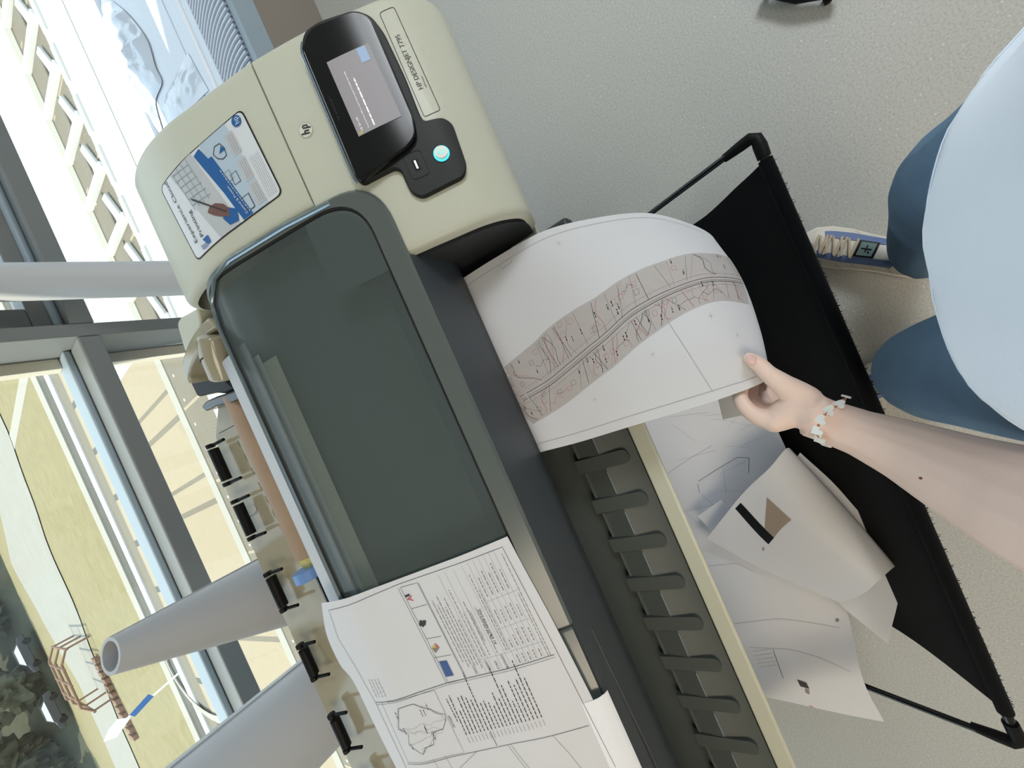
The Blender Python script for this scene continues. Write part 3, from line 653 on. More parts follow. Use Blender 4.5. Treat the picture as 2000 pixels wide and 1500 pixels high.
# platen with ribs, beige front edge
plx0, plx1 = -1.05, .20
pt = MB(); pl_ = [(.42, .60), (.42, .70), (.36, .672), (.322, .678), (.318, .688), (.278, .692), (.276, .690), (.2175, .684), (.2175, .60)]
front(pt, plx0, plx1, pl_, 'platen')
for i in range(13):
    x = -0.1918 + .077 * 3 - i * .077
    base = .0012
    P2 = rpoly([(x - .0125, .330), (x - .0125, .231), (x + .0125, .231), (x + .0125, .330)], [0, .0115, .0115, 0], 5)
    pt.prism([(p[0], p[1], .6925) for p in P2], (0, 0, -.012), 'platen')
    pt.box((x - .060, .2775, .6905), (x - .018, .2785, .6932), 'frame_light')  # thin pale slivers drawn as glints between the ribs
    pt.box((x - .0625, .317, .678), (x - .0145, .3215, .6895), 'lid_frame')
pt.build('output_platen', plot, angle=50)
bt = MB(); bt.prism([(.19, .186, .683), (.19, .189, .687), (.19, .2155, .687), (.19, .2155, .60), (.19, .225, .60)], (-1.25, 0, 0), 'beige'); bt.build('beige_front_edge', plot, bevel=.004)
# rear: white media guide, roll cradle, rear tray
gd = MB(); GPx = [(.585, 1.002), (.62, 1.004), (.645, 1.005), (.664, 1.003), (.676, .994), (.682, .97), (.68, .94)]
pts = [Vector(p) for p in GPx]
def gfn(a, b):
    p = ev1(pts, b); x = -.95 + a * 1.16
    return (x, p.x, p.y)
gd.grid(gfn, 20, 24, 'roll_paper'); o = gd.build('media_guide', plot); sm = o.modifiers.new('t', 'SOLIDIFY'); sm.thickness = .004; sm.offset = -1
rt = MB()
tr = [(.205, .74), (.205, .925), (.150, .965), (.118, .975), (.1, 1.0), (-1.0, 1.0), (-1.0, .74)]
zt = lambda y: .870 + (y - .74) * .30
rt.prism([(a, b, zt(b)) for a, b in tr], (0, .004, -.012), 'beige_gloss')
for i in range(9): dline(rt, lambda x, y, off=0: Vector((x, y, zt(y) + off)), [(.12 - i * .033, .918 - i * .0015), (.104 - i * .033, .9175 - i * .0015)], .0012, 'seam', .0006)
dline(rt, lambda x, y, off=0: Vector((x, y, zt(y) + off)), [(.15, .90), (.15, .955)], .0012, 'seam', .0006)
TS = lambda x, y, off=0: Vector((x, y, zt(y) + off))
for P_ in [[(-0.039710808426188605, 1.0023037519267497), (-0.037804364265703695, 0.9494957815705146), (-0.025473351062944107, 0.9451881008376809)], [(-0.01679816103102543, 0.9470605924907682), (-0.03171394347762552, 0.9435392907008787), (-0.035620008586757824, 0.955163126123489)], [(-0.03851532167453789, 0.8738251621163855), (-0.04312208673277129, 0.8734224745366906)], [(-0.051004676708187625, 0.8737179709742131), (-0.05462973904681668, 0.8724165650536289)]]: dline(rt, TS, P_, .0009, 'seam', .0006)
tray = rt.build('rear_tray', plot, bevel=.001)
for (xa, ya, xb, yb) in [(0.12933327900475913, 0.9569795874681335, 0.04350878776263799, 0.9489167960892536), (0.003684242625610604, 0.9473756488913684, -0.07990221404685986, 0.9483401256771712), (-0.16194322051198565, 0.9427979316183238, -0.2435104963846108, 0.9372877399322948), (-0.3269165882480864, 0.9315902243628604, -0.400313657235881, 0.9224273688204949), (-0.4872042094179946, 0.9341213154617374, -0.5657640023850176, 0.9310739113524125), (-0.6367873707855886, 0.9264913421870435, -0.7177722315825562, 0.9254384771634191)]:
    ym = .951; r_ = MB(); r_.tube([(xb + .008, ym, .957), (xa - .008, ym, .957)], .010, 'black', 14); ro = r_.build('tray_roller', tray)
    for xx in (xa, xb):
        a_ = MB(); a_.tube([(xx - .004, ym + .004, .958), (xx + .004, ym + .004, .958)], .0085, 'black', 10); a_.tube([(xx, ym, .956), (xx, ym - .035, .946)], .0035, 'black', 8); a_.build('roller_arm', ro, bevel=.001)
# roll holder and loading lever behind the lid
lv = MB()
out = [[0.3373, 0.797, 0.985], [0.3388, 0.7746, 0.985], [0.3261, 0.7197, 0.985], [0.3234, 0.7026, 0.985], [0.295, 0.7218, 0.985], [0.288, 0.7668, 0.985], [0.2861, 0.814, 0.985]]
lv.prism([tuple(p) for p in rpoly([Vector(p) for p in out], .01)], (0, 0, -.10), 'beige'); lv.build('roll_cover', plot, bevel=.004)
lv = MB()
A_ = [[0.2833, 0.6542, 1.0], [0.2859, 0.6984, 1.0], [0.2817, 0.7473, 1.0], [0.2699, 0.7925, 1.0], [0.2502, 0.818, 1.0], [0.2302, 0.818, 1.0]]; B_ = [[0.2605, 0.6426, 1.0], [0.2638, 0.6793, 1.0], [0.2586, 0.7241, 1.0], [0.2497, 0.7714, 1.0], [0.2389, 0.8014, 1.0], [0.2259, 0.8066, 1.0]]
a3 = [Vector(p) for p in A_]; b3 = [Vector(p) for p in B_]
lv.prism([tuple(ev1(a3, i / 14)) for i in range(15)] + [tuple(ev1(b3, 1 - i / 14)) for i in range(15)], (0, 0, -.06), 'beige_gloss')
lv.build('holder_rim', plot, bevel=.004)
lv = MB(); la, lb = [0.2584, 0.6672, 1.0], [0.1966, 0.704, 0.99]
lv.tube([la, [(la[k] * .6 + lb[k] * .4) for k in range(3)], lb], [.020, .024, .022], 'beige_gloss', 16)
lever = lv.build('loading_lever', plot, bevel=.004)
lv = MB(); md = [(la[k] * .5 + lb[k] * .5) for k in range(3)]; lv.tube([[md[0] + .001, md[1], md[2]], [md[0] - .001, md[1] - .0, md[2]]], .0248, 'seam', 20); lv.build('lever_seam', lever)
lv = MB(); c1 = [[0.326, 0.8724, 0.93], [0.3165, 0.9375, 0.93], [0.2845, 0.9942, 0.93], [0.2457, 0.9918, 0.93], [0.2289, 0.9174, 0.93], [0.2091, 0.8681, 0.93], [0.2021, 0.8176, 0.93], [0.2315, 0.8437, 0.93], [0.2986, 0.8662, 0.93]]
lv.prism([tuple(p) for p in c1], (0, 0, -.06), 'black'); lv.build('roll_bracket', plot, bevel=.006)
c2 = [[0.2115, 0.9416, 0.95], [0.2146, 0.9135, 0.95], [0.2075, 0.8641, 0.95], [0.1951, 0.7987, 0.95], [0.1872, 0.7402, 0.95], [0.1689, 0.7541, 0.95], [0.1777, 0.8123, 0.95], [0.1906, 0.8694, 0.95], [0.1968, 0.9286, 0.95]]
lv = MB(); lv.prism([tuple(p) for p in c2], (0, 0, -.03), 'black_gloss'); lv.build('tray_hinge', plot, bevel=.004)
# main body underneath, legs and feet
bb = MB(); bb.box((-1.0, .42, .60), (.22, .70, .86), 'dark_side'); bb.build('body', plot, bevel=.01)
for x in (.36, -1.10):
    lg = MB(); lg.box((x - .035, .50, .10), (x + .035, .60, .60), 'dark_side'); lg.build('stand_leg', plot, bevel=.008)
    lg = MB(); lg.box((x - .04, .33, .04), (x + .04, .82, .10), 'dark_side'); ft = lg.build('stand_foot', plot, bevel=.012)
    for y in (.37, .78):
        cs = MB(); cs.tube([(x - .015, y, .022), (x + .015, y, .022)], .0225, 'black', 16); cs.build('caster', ft)
bb = MB(); bb.box((-1.07, .52, .14), (.33, .57, .22), 'dark_side'); bb.build('cross_beam', plot, bevel=.006)

# roll core on the rear spindle, with its blue hub
core = empty('cardboard_core', 'bare brown cardboard roll core lying behind the plotter lid, with a blue end hub', 'roll core', loc=(.02, .845, .905))
cy, cz = .832, .924
k = MB(); k.grid(lambda a, b: (.195 - a * .345, cy + .027 * math.cos(6.2832 * b), cz + .027 * math.sin(6.2832 * b)), 4, 28, 'cardboard', closev=True); k.build('core_tube', core)
k = MB(); k.tube([(-.148, cy, cz), (-.160, cy, cz + .001), (-.172, cy, cz)], [.023, .024, .019], 'tape', 9); k.build('tape_wrap', core)
k = MB()
k.prism([tuple(p) for p in rpoly([Vector((-.172, cy + .034 * math.cos(a), cz + .014 + .034 * math.sin(a))) for a in [2 * math.pi * i / 6 + .4 for i in range(6)]], .016, 4)], (-.02, 0, 0), 'blue_plastic'); k.build('end_hub', core, bevel=.002)
k = MB(); k.tube([(-.19, cy, cz), (-.95, cy, cz)], .009, 'black_gloss', 12); k.build('spindle_rod', core)

# ------------------------------------------------------------------ printed sheet on the lid
def sheet(mb, S, nu, nv, m, th=.0004, region=None):
    u0, u1, v0, v1 = region or (0, 1, 0, 1)
    g = lambda o_: (lambda a, b: S(u0 + (u1 - u0) * a, v0 + (v1 - v0) * b, o_))
    mb.grid(g(0), nu, nv, m)
    mb.grid(g(-th), nu, nv, m)
    for e_ in ((lambda t: (t, 0)), (lambda t: (t, 1)), (lambda t: (0, t)), (lambda t: (1, t))):
        mb.grid(lambda a, b: g(-th * b)(*e_(a)), nu, 1, m)
BE = [[-0.1865, 0.6008], [-0.2442, 0.634], [-0.2907, 0.6335], [-0.3165, 0.6125], [-0.394, 0.6069], [-0.4681, 0.5997], [-0.5684, 0.5917]]
FE = [[-0.1816, 0.2932], [-0.2269, 0.2899], [-0.2725, 0.286], [-0.3081, 0.2834], [-0.4116, 0.278], [-0.5242, 0.2728], [-0.6283, 0.271]]
bev = [Vector(p) for p in BE]; fev = [Vector(p) for p in FE]
def lift(x, s):
    c_ = 0
    if s > .50: c_ += .005 * min(1, (s - .50) / .04)
    return c_ + .003 * math.exp(-((x + .18) / .03) ** 2) * max(0, (s - .4))
def XS(x, s, off=0): return PS(x, s, .0095 + lift(x, s) + off)
ps = MB()
def pfn(o_):
    def fn(a, b):
        p = ev1(bev, a) * (1 - b) + ev1(fev, a) * b; return XS(p.x, p.y, o_)
    return fn
ps.grid(pfn(0), 60, 40, 'paper'); ps.grid(pfn(-.0004), 60, 40, 'paper')
for b in (0, 1): ps.grid(lambda a, c_: pfn(-.0004 * c_)(a, b), 60, 1, 'paper')
for a in (0, 1): ps.grid(lambda b, c_: pfn(-.0004 * c_)(a, b), 40, 1, 'paper')
O = .0006
dl = lambda pts, w=.0006, m='ink', **kw: dline(ps, XS, pts, w, m, O, **kw)
dl([[-0.4522, 0.5751], [-0.3464, 0.5782], [-0.2869, 0.588], [-0.2432, 0.5992], [-0.1984, 0.5898], [-0.1907, 0.4592], [-0.1916, 0.3047], [-0.3351, 0.2953], [-0.5124, 0.2862]])
dl([[-0.3464, 0.5782], [-0.3405, 0.4553], [-0.3467, 0.2997]], .0007); dl([[-0.3498, 0.5792], [-0.3434, 0.4559], [-0.3503, 0.2998]], .0004)
dl([[-0.1954, 0.464], [-0.3412, 0.4557]], .0005); dl([[-0.1958, 0.46], [-0.3413, 0.4525]], .0004)
dl([[-0.1958, 0.46], [-0.1974, 0.4338], [-0.3415, 0.4261], [-0.3413, 0.4525]], .0005, closed=True)
for p_ in [[[-0.2286, 0.4586], [-0.2293, 0.4343]], [[-0.2741, 0.4557], [-0.2766, 0.4341]], [[-0.3023, 0.4568], [-0.3049, 0.4314]]]: dl(p_, .0005)
dpoly(ps, XS, [[-0.3089, 0.4526], [-0.3105, 0.4412], [-0.333, 0.4405], [-0.3321, 0.4522]], 'ink_blue', O)
dm = [[-0.283, 0.4464], [-0.2909, 0.4429], [-0.2965, 0.4516], [-0.2881, 0.4542], [-0.2897, 0.4486]]
for a, b, m_ in ((0, 1, 'ink_red'), (1, 2, 'ink_light'), (2, 3, 'grass'), (3, 0, 'tape')): dpoly(ps, XS, [dm[a], dm[b], dm[4]], m_, O)
dtext(ps, XS, 'A', [-0.2191, 0.4499], [-0.2108, 0.4492], 'red', O, h=.009)
dtext(ps, XS, '1', [-0.2108, 0.4517], [-0.2077, 0.4519], 'ink', O, h=.008)
ec = [-0.2523, 0.4515]; dpoly(ps, XS, [(ec[0] + .0045 * (1 + .3 * math.sin(5 * t)) * math.cos(t), ec[1] + .0055 * (1 + .25 * math.sin(4 * t)) * math.sin(t)) for t in [i * .349 for i in range(18)]], 'ink', O)
tq = [[-0.1979, 0.4324], [-0.1916, 0.3047], [-0.3467, 0.2997], [-0.3418, 0.4247]]   # back-right, front-right, front-left, back-left
tb = lambda p, r: tuple((tq[3][k] * (1 - p) + tq[0][k] * p) * (1 - r) + (tq[2][k] * (1 - p) + tq[1][k] * p) * r for k in (0, 1))
dl([tb(0, 0), tb(1, 0)], .0005)
for r in (.245, .33, .43, .53, .60, .66, .72, .78, .84, .90): dl([tb(0, r), tb(1, r)], .0003, 'ink_light')
for p in (.14, .36, .62): dl([tb(p, .245 if p < .2 else .60), tb(p, .95)], .0003, 'ink_light')
for i, (r, a, b) in enumerate(((.03, .16, .80), (.065, .10, .74), (.10, .12, .83), (.135, .10, .70), (.17, .10, .78), (.205, .06, .55))): ddash(ps, XS, tb(a, r + .02), tb(b, r + .02), .0011, 'ink_light', O, word=.007)
def tt(s_, p, r, l, m_='ink', h=.0032): dtext(ps, XS, s_, tb(p, r), tb(p + l, r), m_, O, h=h)
tt('ОБЕКТ:', .02, .15, .09); tt('ПОДОБЕКТ:', .01, .305, .12); tt('ЕТАП:', .02, .405, .08); tt('ВЪЗЛОЖИТЕЛ:', .0, .50, .14)
tt('А1 БЪЛГАРИЯ ЕАД', .24, .50, .34, h=.0042); tt('РАБОТЕН ПРОЕКТ', .30, .40, .30, 'ink_light'); 
for r, a, b in ((.28, .16, .84), (.315, .16, .60), (.37, .16, .70), (.46, .16, .62), (.56, .16, .90), (.585, .16, .75)): ddash(ps, XS, tb(a, r), tb(b, r), .0010, 'ink_light', O, word=.006)
for j in range(5):
    r = .635 + j * .06
    ddash(ps, XS, tb(.02, r), tb(.10, r), .0014, 'ink_light', O, word=.006); ddash(ps, XS, tb(.17, r), tb(.17 + random.uniform(.08, .16), r), .0013, 'ink_light', O, word=.006)
    ddash(ps, XS, tb(.40, r), tb(.40 + random.uniform(.1, .19), r), .0012, 'ink_light', O, word=.006); ddash(ps, XS, tb(.66, r), tb(.66 + random.uniform(.15, .27), r), .0013, 'ink_light', O, word=.007)
ddash(ps, XS, tb(.0, .965), tb(.95, .965), .0009, 'ink_light', O, word=.006); ddash(ps, XS, tb(.0, .94), tb(.6, .94), .0009, 'ink_light', O, word=.006)
for i in range(4): ddash(ps, XS, [-0.3376, 0.5701][:1] + [[-0.3376, 0.5701][1] - .006 * i] if False else (lambda q_: (q_[0], q_[1] - .006 * i))([-0.3376, 0.5701]), (lambda q_: (q_[0], q_[1] - .006 * i))([-0.3097, 0.571]), .001, 'ink_light', O, word=.005)
# inset map of regions
dl([[-0.3456, 0.5657], [-0.3458, 0.4775], [-0.4407, 0.4746], [-0.4408, 0.5658]], .0004, closed=True)
cm = [[-0.3575, 0.5405], [-0.3566, 0.5286], [-0.3562, 0.516], [-0.3648, 0.5056], [-0.3704, 0.4948], [-0.3783, 0.4875], [-0.3816, 0.4779], [-0.3895, 0.4795], [-0.4018, 0.4898], [-0.402, 0.4988], [-0.4035, 0.5062], [-0.4196, 0.5121], [-0.4212, 0.5264], [-0.4299, 0.5333], [-0.4219, 0.5416], [-0.4127, 0.5494], [-0.3971, 0.5424], [-0.3911, 0.5495], [-0.3884, 0.5557], [-0.3739, 0.548]]
dl(cm, .0007, closed=True)
rr = random.Random(3); cc = [sum(p[k] for p in cm) / len(cm) for k in (0, 1)]
for i in range(11):
    a = cm[rr.randrange(len(cm))]; b = cm[rr.randrange(len(cm))]; P_ = []
    for j in range(9):
        t = j / 8; P_.append((a[0] * (1 - t) + b[0] * t + (rr.uniform(-.004, .004) if 0 < j < 8 else 0), a[1] * (1 - t) + b[1] * t + (rr.uniform(-.004, .004) if 0 < j < 8 else 0)))
    dl(P_, .0003, 'ink_light')
for i in range(9): ddash(ps, XS, (cc[0] + rr.uniform(-.03, .02), cc[1] + rr.uniform(-.03, .03)), (cc[0] + rr.uniform(.0, .03), cc[1] + rr.uniform(-.03, .03)), .0008, 'ink', O, word=.003) if i < 0 else None
for i in range(9):
    x_ = cc[0] + rr.uniform(-.03, .025); s_ = cc[1] + rr.uniform(-.03, .03); ddash(ps, XS, (x_, s_), (x_ + .01, s_), .0012, 'ink', O, word=.004)
# legend columns
la_, lb_ = [-0.4176, 0.46], [-0.4194, 0.3489]
for i in range(21):
    t = i / 20; x_ = la_[0] * (1 - t) + lb_[0] * t; s_ = la_[1] * (1 - t) + lb_[1] * t; l = rr.uniform(.030, .062) if i not in (6, 13, 19) else .085
    ddash(ps, XS, (x_ - .012, s_), (x_ - .003, s_), .0006, 'ink_light', O, word=.02); ddash(ps, XS, (x_, s_), (x_ + l, s_), .0013, 'ink', O, word=.006)
ddash(ps, XS, [-0.3961, 0.464], [-0.3616, 0.4658], .0012, 'ink', O, word=.006)
dtext(ps, XS, 'ЛЕГЕНДА', [-0.4033, 0.4706], [-0.385, 0.472], 'ink', O, h=.003)
dl([[-0.4199, 0.4252], [-0.4415, 0.4243]], .0008)
dl([[-0.4437, 0.5687], [-0.4428, 0.4756], [-0.4441, 0.4023], [-0.4494, 0.2962]], .0006)
for a in [[[-0.4393, 0.5223], [-0.4594, 0.5198]], [[-0.4388, 0.5035], [-0.4612, 0.5016]], [[-0.4438, 0.4097], [-0.4649, 0.4039], [-0.487, 0.3972]], [[-0.4441, 0.4053], [-0.4652, 0.3996], [-0.4866, 0.3925]], [[-0.4467, 0.3458], [-0.4757, 0.3351], [-0.5061, 0.3266]], [[-0.4437, 0.4568], [-0.4627, 0.494]], [[-0.4867, 0.3986], [-0.4786, 0.4178]]]: dl(a, .0005, 'ink_light')
so = ps.build('plan_sheet', None, recalc=False); so.name = 'plan_sheet'
tag(so, 'white printed plan sheet with title block and logos lying on the plotter lid', 'paper sheet')
# second sheet whose edge shows beneath it
s2 = MB(); b2 = [Vector(p) for p in [[-0.3929, 0.2914], [-0.507, 0.2831], [-0.6296, 0.2713]]]
def s2f(o_):
    def fn(a, b):
        x = -.420 - a * .32
        P2 = [Vector((PY(.34).x, PY(.34).y)) , Vector((.3255, .918)), Vector((.3105, .909)), Vector((.3065, .9045))]
        p = ev1(P2, b); return Vector((x, p.x + (0), p.y + .0065 * (1 - b) + o_))
    return fn
s2.grid(s2f(0), 12, 16, 'paper_bright'); s2.grid(s2f(-.0005), 12, 16, 'paper_bright')
o = s2.build('paper_sheet', None, recalc=False); tag(o, 'blank white sheet edge sticking out under the plan sheet over the plotter front', 'paper sheet')

# ------------------------------------------------------------------ sheet coming out of the plotter, held in the hand
HN = [[[-0.1292, 0.3463, 0.7629], [-0.025, 0.349, 0.7613], [0.082, 0.3529, 0.758], [0.1918, 0.3563, 0.7544]], [[-0.1208, 0.3186, 0.7927], [-0.0231, 0.3212, 0.791], [0.0772, 0.325, 0.7877], [0.1804, 0.3282, 0.7841]], [[-0.1248, 0.259, 0.7847], [-0.0237, 0.2557, 0.7852], [0.0861, 0.2564, 0.7787], [0.1827, 0.2707, 0.7715]], [[-0.1268, 0.1923, 0.7746], [-0.0242, 0.1822, 0.7767], [0.0932, 0.1814, 0.7668], [0.1841, 0.192, 0.7454]], [[-0.1294, 0.1287, 0.7629], [-0.0273, 0.1175, 0.769], [0.0879, 0.1129, 0.7508], [0.1671, 0.1233, 0.7188]], [[-0.1314, 0.0735, 0.7529], [-0.0339, 0.0611, 0.7572], [0.0705, 0.0525, 0.7295], [0.1423, 0.0617, 0.685]], [[-0.1321, 0.0307, 0.739], [-0.0515, 0.0191, 0.738], [0.0329, 0.0096, 0.7087], [0.1052, 0.0195, 0.6516]], [[-0.1322, 0.0049, 0.725], [-0.0668, -0.0067, 0.7053], [0.0053, -0.0117, 0.6719], [0.0742, -0.0014, 0.6222]], [[-0.1419, 0.0081, 0.6976], [-0.0791, -0.0008, 0.6737], [-0.0111, -0.0027, 0.6422], [0.059, 0.0077, 0.595]], [[-0.1848, 0.035, 0.6558], [-0.1061, 0.0322, 0.6415], [-0.0314, 0.0335, 0.6239], [0.0415, 0.039, 0.5794]], [[-0.1895, 0.0835, 0.6451], [-0.1222, 0.0754, 0.6275], [-0.039, 0.0756, 0.6151], [0.0366, 0.0827, 0.5833]]]
HS = NetS(HN, 1)
hs = MB(); sheet(hs, HS, 110, 36, 'paper', .0004)
OH = .0006
bandU = [[0.0, 0.4608], [0.1746, 0.5164], [0.2301, 0.545], [0.2895, 0.5578], [0.3405, 0.5655], [0.393, 0.5925], [0.4365, 0.6101], [0.5013, 0.6389], [0.5915, 0.7284], [0.7044, 0.8065]]
bandL = [[0.1131, 0.1567], [0.1721, 0.1844], [0.2266, 0.2184], [0.2766, 0.2568], [0.3259, 0.2893], [0.3842, 0.3376], [0.4392, 0.3715], [0.5123, 0.4159], [0.59, 0.4665], [0.6792, 0.4695]]
dstrip(hs, HS, bandU, bandL, 'paper_band', .0004, 80, 10)
bu = [Vector(p) for p in bandU]; bl = [Vector(p) for p in bandL]
def BB(t, r):
    p = ev1(bu, t) * (1 - r) + ev1(bl, t) * r; return (p.x, p.y)
rr = random.Random(11)
for r_, w_, m_ in ((.52, .0007, 'ink'), (.57, .0004, 'ink'), (.60, .0008, 'ink'), (.44, .0004, 'ink_light'), (.66, .0004, 'ink_light')):
    dline(hs, HS, [BB(i / 40, r_ + .035 * math.sin(i * .22)) for i in range(41)], w_, m_, OH)
for i in range(74):
    t = (i + rr.uniform(-.3, .3)) / 74; up_ = rr.random() < .45; r0, r1 = ((.50, .03) if up_ else (.62, .97)); d_ = rr.uniform(-.05, .05); k = rr.random()
    P_ = []
    for j in range(7):
        q_ = j / 6; P_.append(BB(min(.995, max(.005, t + d_ * q_ + (.012 * math.sin(q_ * 6 + i) if k < .5 else 0))), r0 + (r1 - r0) * q_))
    dline(hs, HS, P_, rr.choice((.0003, .0005, .0006)), rr.choice(('ink', 'ink', 'ink_light', 'ink_red')), OH)
for i in range(9):
    t = rr.uniform(.03, .9); up_ = i % 2; r = rr.uniform(.15, .4) if up_ else rr.uniform(.72, .9)
    P_ = [BB(min(.99, t + .016 * j), r + rr.uniform(-.06, .06)) for j in range(5)]; dline(hs, HS, P_, .0004, rr.choice(('ink_red', 'ink')), OH)
for i in range(64):
    t = rr.uniform(.02, .95); r = rr.choice((rr.uniform(.08, .42), rr.uniform(.68, .92))); a = BB(t, r); b = (a[0] - .0, a[1] + .022)
    if i % 2: ddash(hs, HS, a, b, .0014, 'ink', OH, word=.004)
    else: dline(hs, HS, [a, (a[0], a[1] + .02), (a[0] + .009, a[1] + .022), (a[0] + .009, a[1] + .002)], .0004, rr.choice(('ink', 'ink_red')), OH, closed=True)
for v_ in (.048, .955): dline(hs, HS, [(.06 + .58 * i / 30, v_) for i in range(31)], .0004, 'ink_light', OH)
dline(hs, HS, [[0.4587, 0.3847], [0.4803, 0.2405], [0.5089, 0.0436]], .0004, 'ink_light', OH)
for c_ in [[0.4083, 0.283], [0.2666, 0.1762], [0.6091, 0.2918], [0.3177, 0.8947], [0.5523, 0.3887]]:
    dline(hs, HS, [(c_[0] - .005, c_[1]), (c_[0] + .005, c_[1])], .0003, 'ink_light', OH); dline(hs, HS, [(c_[0], c_[1] - .012), (c_[0], c_[1] + .012)], .0003, 'ink_light', OH)
dline(hs, HS, [[0.2027, 0.9497], [0.2031, 0.9291], [0.2271, 0.9299], [0.228, 0.9519]], .0004, 'ink_light', OH)
ho = hs.build('map_sheet', None, recalc=False)
tag(ho, 'white sheet with a grey strip map curling out of the plotter, held by the hand', 'paper sheet')

# ------------------------------------------------------------------ paper bin
bin_ = empty('paper_bin', 'black fabric paper catch bin with rod frame on the floor in front of the plotter', 'bin', loc=(-.4, .1, 0))
XL, XR = -1.055, .243
FP = [(-.130, .335), (-.115, .30), (-.08, .22), (-.03, .13), (.03, .055), (.10, .025), (.20, .03), (.30, .06), (.42, .13)]
fpv = [Vector(p) for p in FP]
def fab(o_):
    def fn(a, b):
        p = ev1(fpv, b); x = (XL + .068) + (XR - XL - .118) * a; sag = -.012 * math.sin(math.pi * a) * math.sin(math.pi * b)
        return (x + .004 * noise.noise((a * 3, b * 6, 1)), p.x, max(.006, p.y + sag + o_ + .003 * noise.noise((a * 9, b * 7, 0))))
    return fn
fb = MB(); fb.grid(fab(0), 60, 50, 'fabric'); fb.grid(fab(-.002), 60, 50, 'fabric')
fb.tube([(XL + .068, -.131, .335), (XR - .05, -.131, .335)], .0125, 'fabric', 14)
fbo = fb.build('fabric_sling', bin_, recalc=False)
fg = MB(); rr = random.Random(5)
for i in range(260):
    x = XL + .07 + (XR - XL - .13) * rr.random(); l = rr.uniform(.001, .0055); fg.tube([(x, -.141, .332), (x + rr.uniform(-.003, .003), -.143 - l, .330 + rr.uniform(-.004, .003))], .0006, 'fabric', 3)
tag(fg.build('frayed_hem', fbo), kind='stuff')
rdm = MB(); rdm.tube([(XL + .03, -.131, .335), (XR - .02, -.131, .335)], .0085, 'rod', 14); rdm.build('front_rod', bin_)
for x, sx in ((XR, -1), (XL, 1)):
    a_ = MB(); a_.tube([(x, -.10, .325), (x, .10, .22), (x, .34, .115), (x, .52, .10)], .0065, 'rod', 12); a_.build('side_rod', bin_)
    a_ = MB(); a_.tube([(x, -.075, .309), (x, -.105, .325), (x, -.122, .334), (x + sx * .006, -.131, .336), (x + sx * .022, -.132, .335), (x + sx * .045, -.131, .335)], [.0085, .011, .0115, .0115, .0125, .012], 'black', 14); a_.build('corner_joint', bin_)
# sheets lying in the bin
def netsheet(name, rows, label, m='paper', nu=50, nv=30, sign=1, dec=None, th=.0004):
    S = NetS(rows, sign); mb = MB(); sheet(mb, S, nu, nv, m, th)
    if dec: dec(mb, S)
    o = mb.build(name, None, recalc=False); tag(o, label, 'paper sheet'); return o
def decA(mb, S):
    for w_, P_ in (('ink', [[0.2598, 0.2036], [0.2778, 0.1898]]), ('ink', [[0.2549, 0.2144], [0.2196, 0.5577], [0.2249, 0.6524]]), ('ink', [[0.2249, 0.6524], [0.2604, 0.5989]]), ('ink_light', [[0.2357, 0.4232], [0.294, 0.3761]]), ('ink_light', [[0.2778, 0.1898], [0.3076, 0.2531], [0.322, 0.2241]]),
                   ('ink_light', [[0.5544, 0.0413], [0.5748, 0.4002], [0.6373, 0.896]]), ('ink_light', [[0.6228, 0.0867], [0.6637, 0.3789], [0.7753, 0.8885]]), ('ink_light', [[0.4252, 0.0286], [0.4392, 0.2655], [0.4682, 0.3742]]), ('ink_light', [[0.2277, 0.0], [0.1812, 0.4068]]), ('ink_light', [[0.2987, 0.0], [0.3206, 0.052], [0.3598, 0.1425]]), ('ink_light', [[0.3059, 0.0], [0.31, 0.3643]]), ('ink', [[0.6495, 0.2589], [0.7611, 0.2313]])):
        dline(mb, S, P_, .0006 if w_ == 'ink_light' else .0012, w_, .0007)
    rr = random.Random(8)
    for i in range(16):
        a = (rr.uniform(.08, .4), rr.uniform(.05, .7)); dline(mb, S, [a, (a[0] + rr.uniform(-.03, .06), a[1] + rr.uniform(.05, .3))], .0004, 'ink_light', .0007)
    dpoly(mb, S, [[0.7794, 0.3391], [0.7999, 0.4025], [0.8311, 0.3984], [0.8114, 0.3349]], 'ink', .0009); dpoly(mb, S, [[0.8253, 0.3627], [0.8364, 0.3886], [0.866, 0.3663], [0.8498, 0.3449]], 'ink_light', .0009)
    for i in range(5): 
        q_ = [[0.6364, 0.092], [0.6471, 0.2392], [0.6841, 0.0692]]; 
        ddash(mb, S, (q_[0][0] + .014 * i, q_[0][1]), (q_[1][0] + .014 * i, q_[1][1]), .0007, 'ink_light', .0007, word=.006)
    dtext(mb, S, 'A1', [1.0, 0.3167], [0.9735, 0.2976], 'red', .0008, h=.007)
    disc(mb, S, [0.6151, 0.8917], .0045, 'ink_light', .0007)
netsheet('discarded_sheet', [[[-0.1873, 0.3773, 0.1], [-0.2133, 0.1893, 0.1], [-0.2523, 0.0447, 0.1]], [[-0.426, 0.3659, 0.11], [-0.4337, 0.1743, 0.11], [-0.4477, 0.0387, 0.11]], [[-0.7375, 0.3618, 0.12], [-0.6937, 0.1894, 0.13], [-0.6912, 0.0353, 0.12]], [[-0.9659, 0.344, 0.2], [-0.9256, 0.1869, 0.18], [-0.914, 0.058, 0.15]], [[-1.05, 0.3129, 0.27], [-1.0277, 0.1789, 0.25], [-1.0224, 0.0807, 0.24]], [[-1.0677, 0.3055, 0.27], [-1.1489, 0.164, 0.22], [-1.2047, 0.0801, 0.18]]], 'long pale plan sheet spread over the fabric bin, its lower corner overhanging the rod', 'paper', 60, 30, 1, decA)
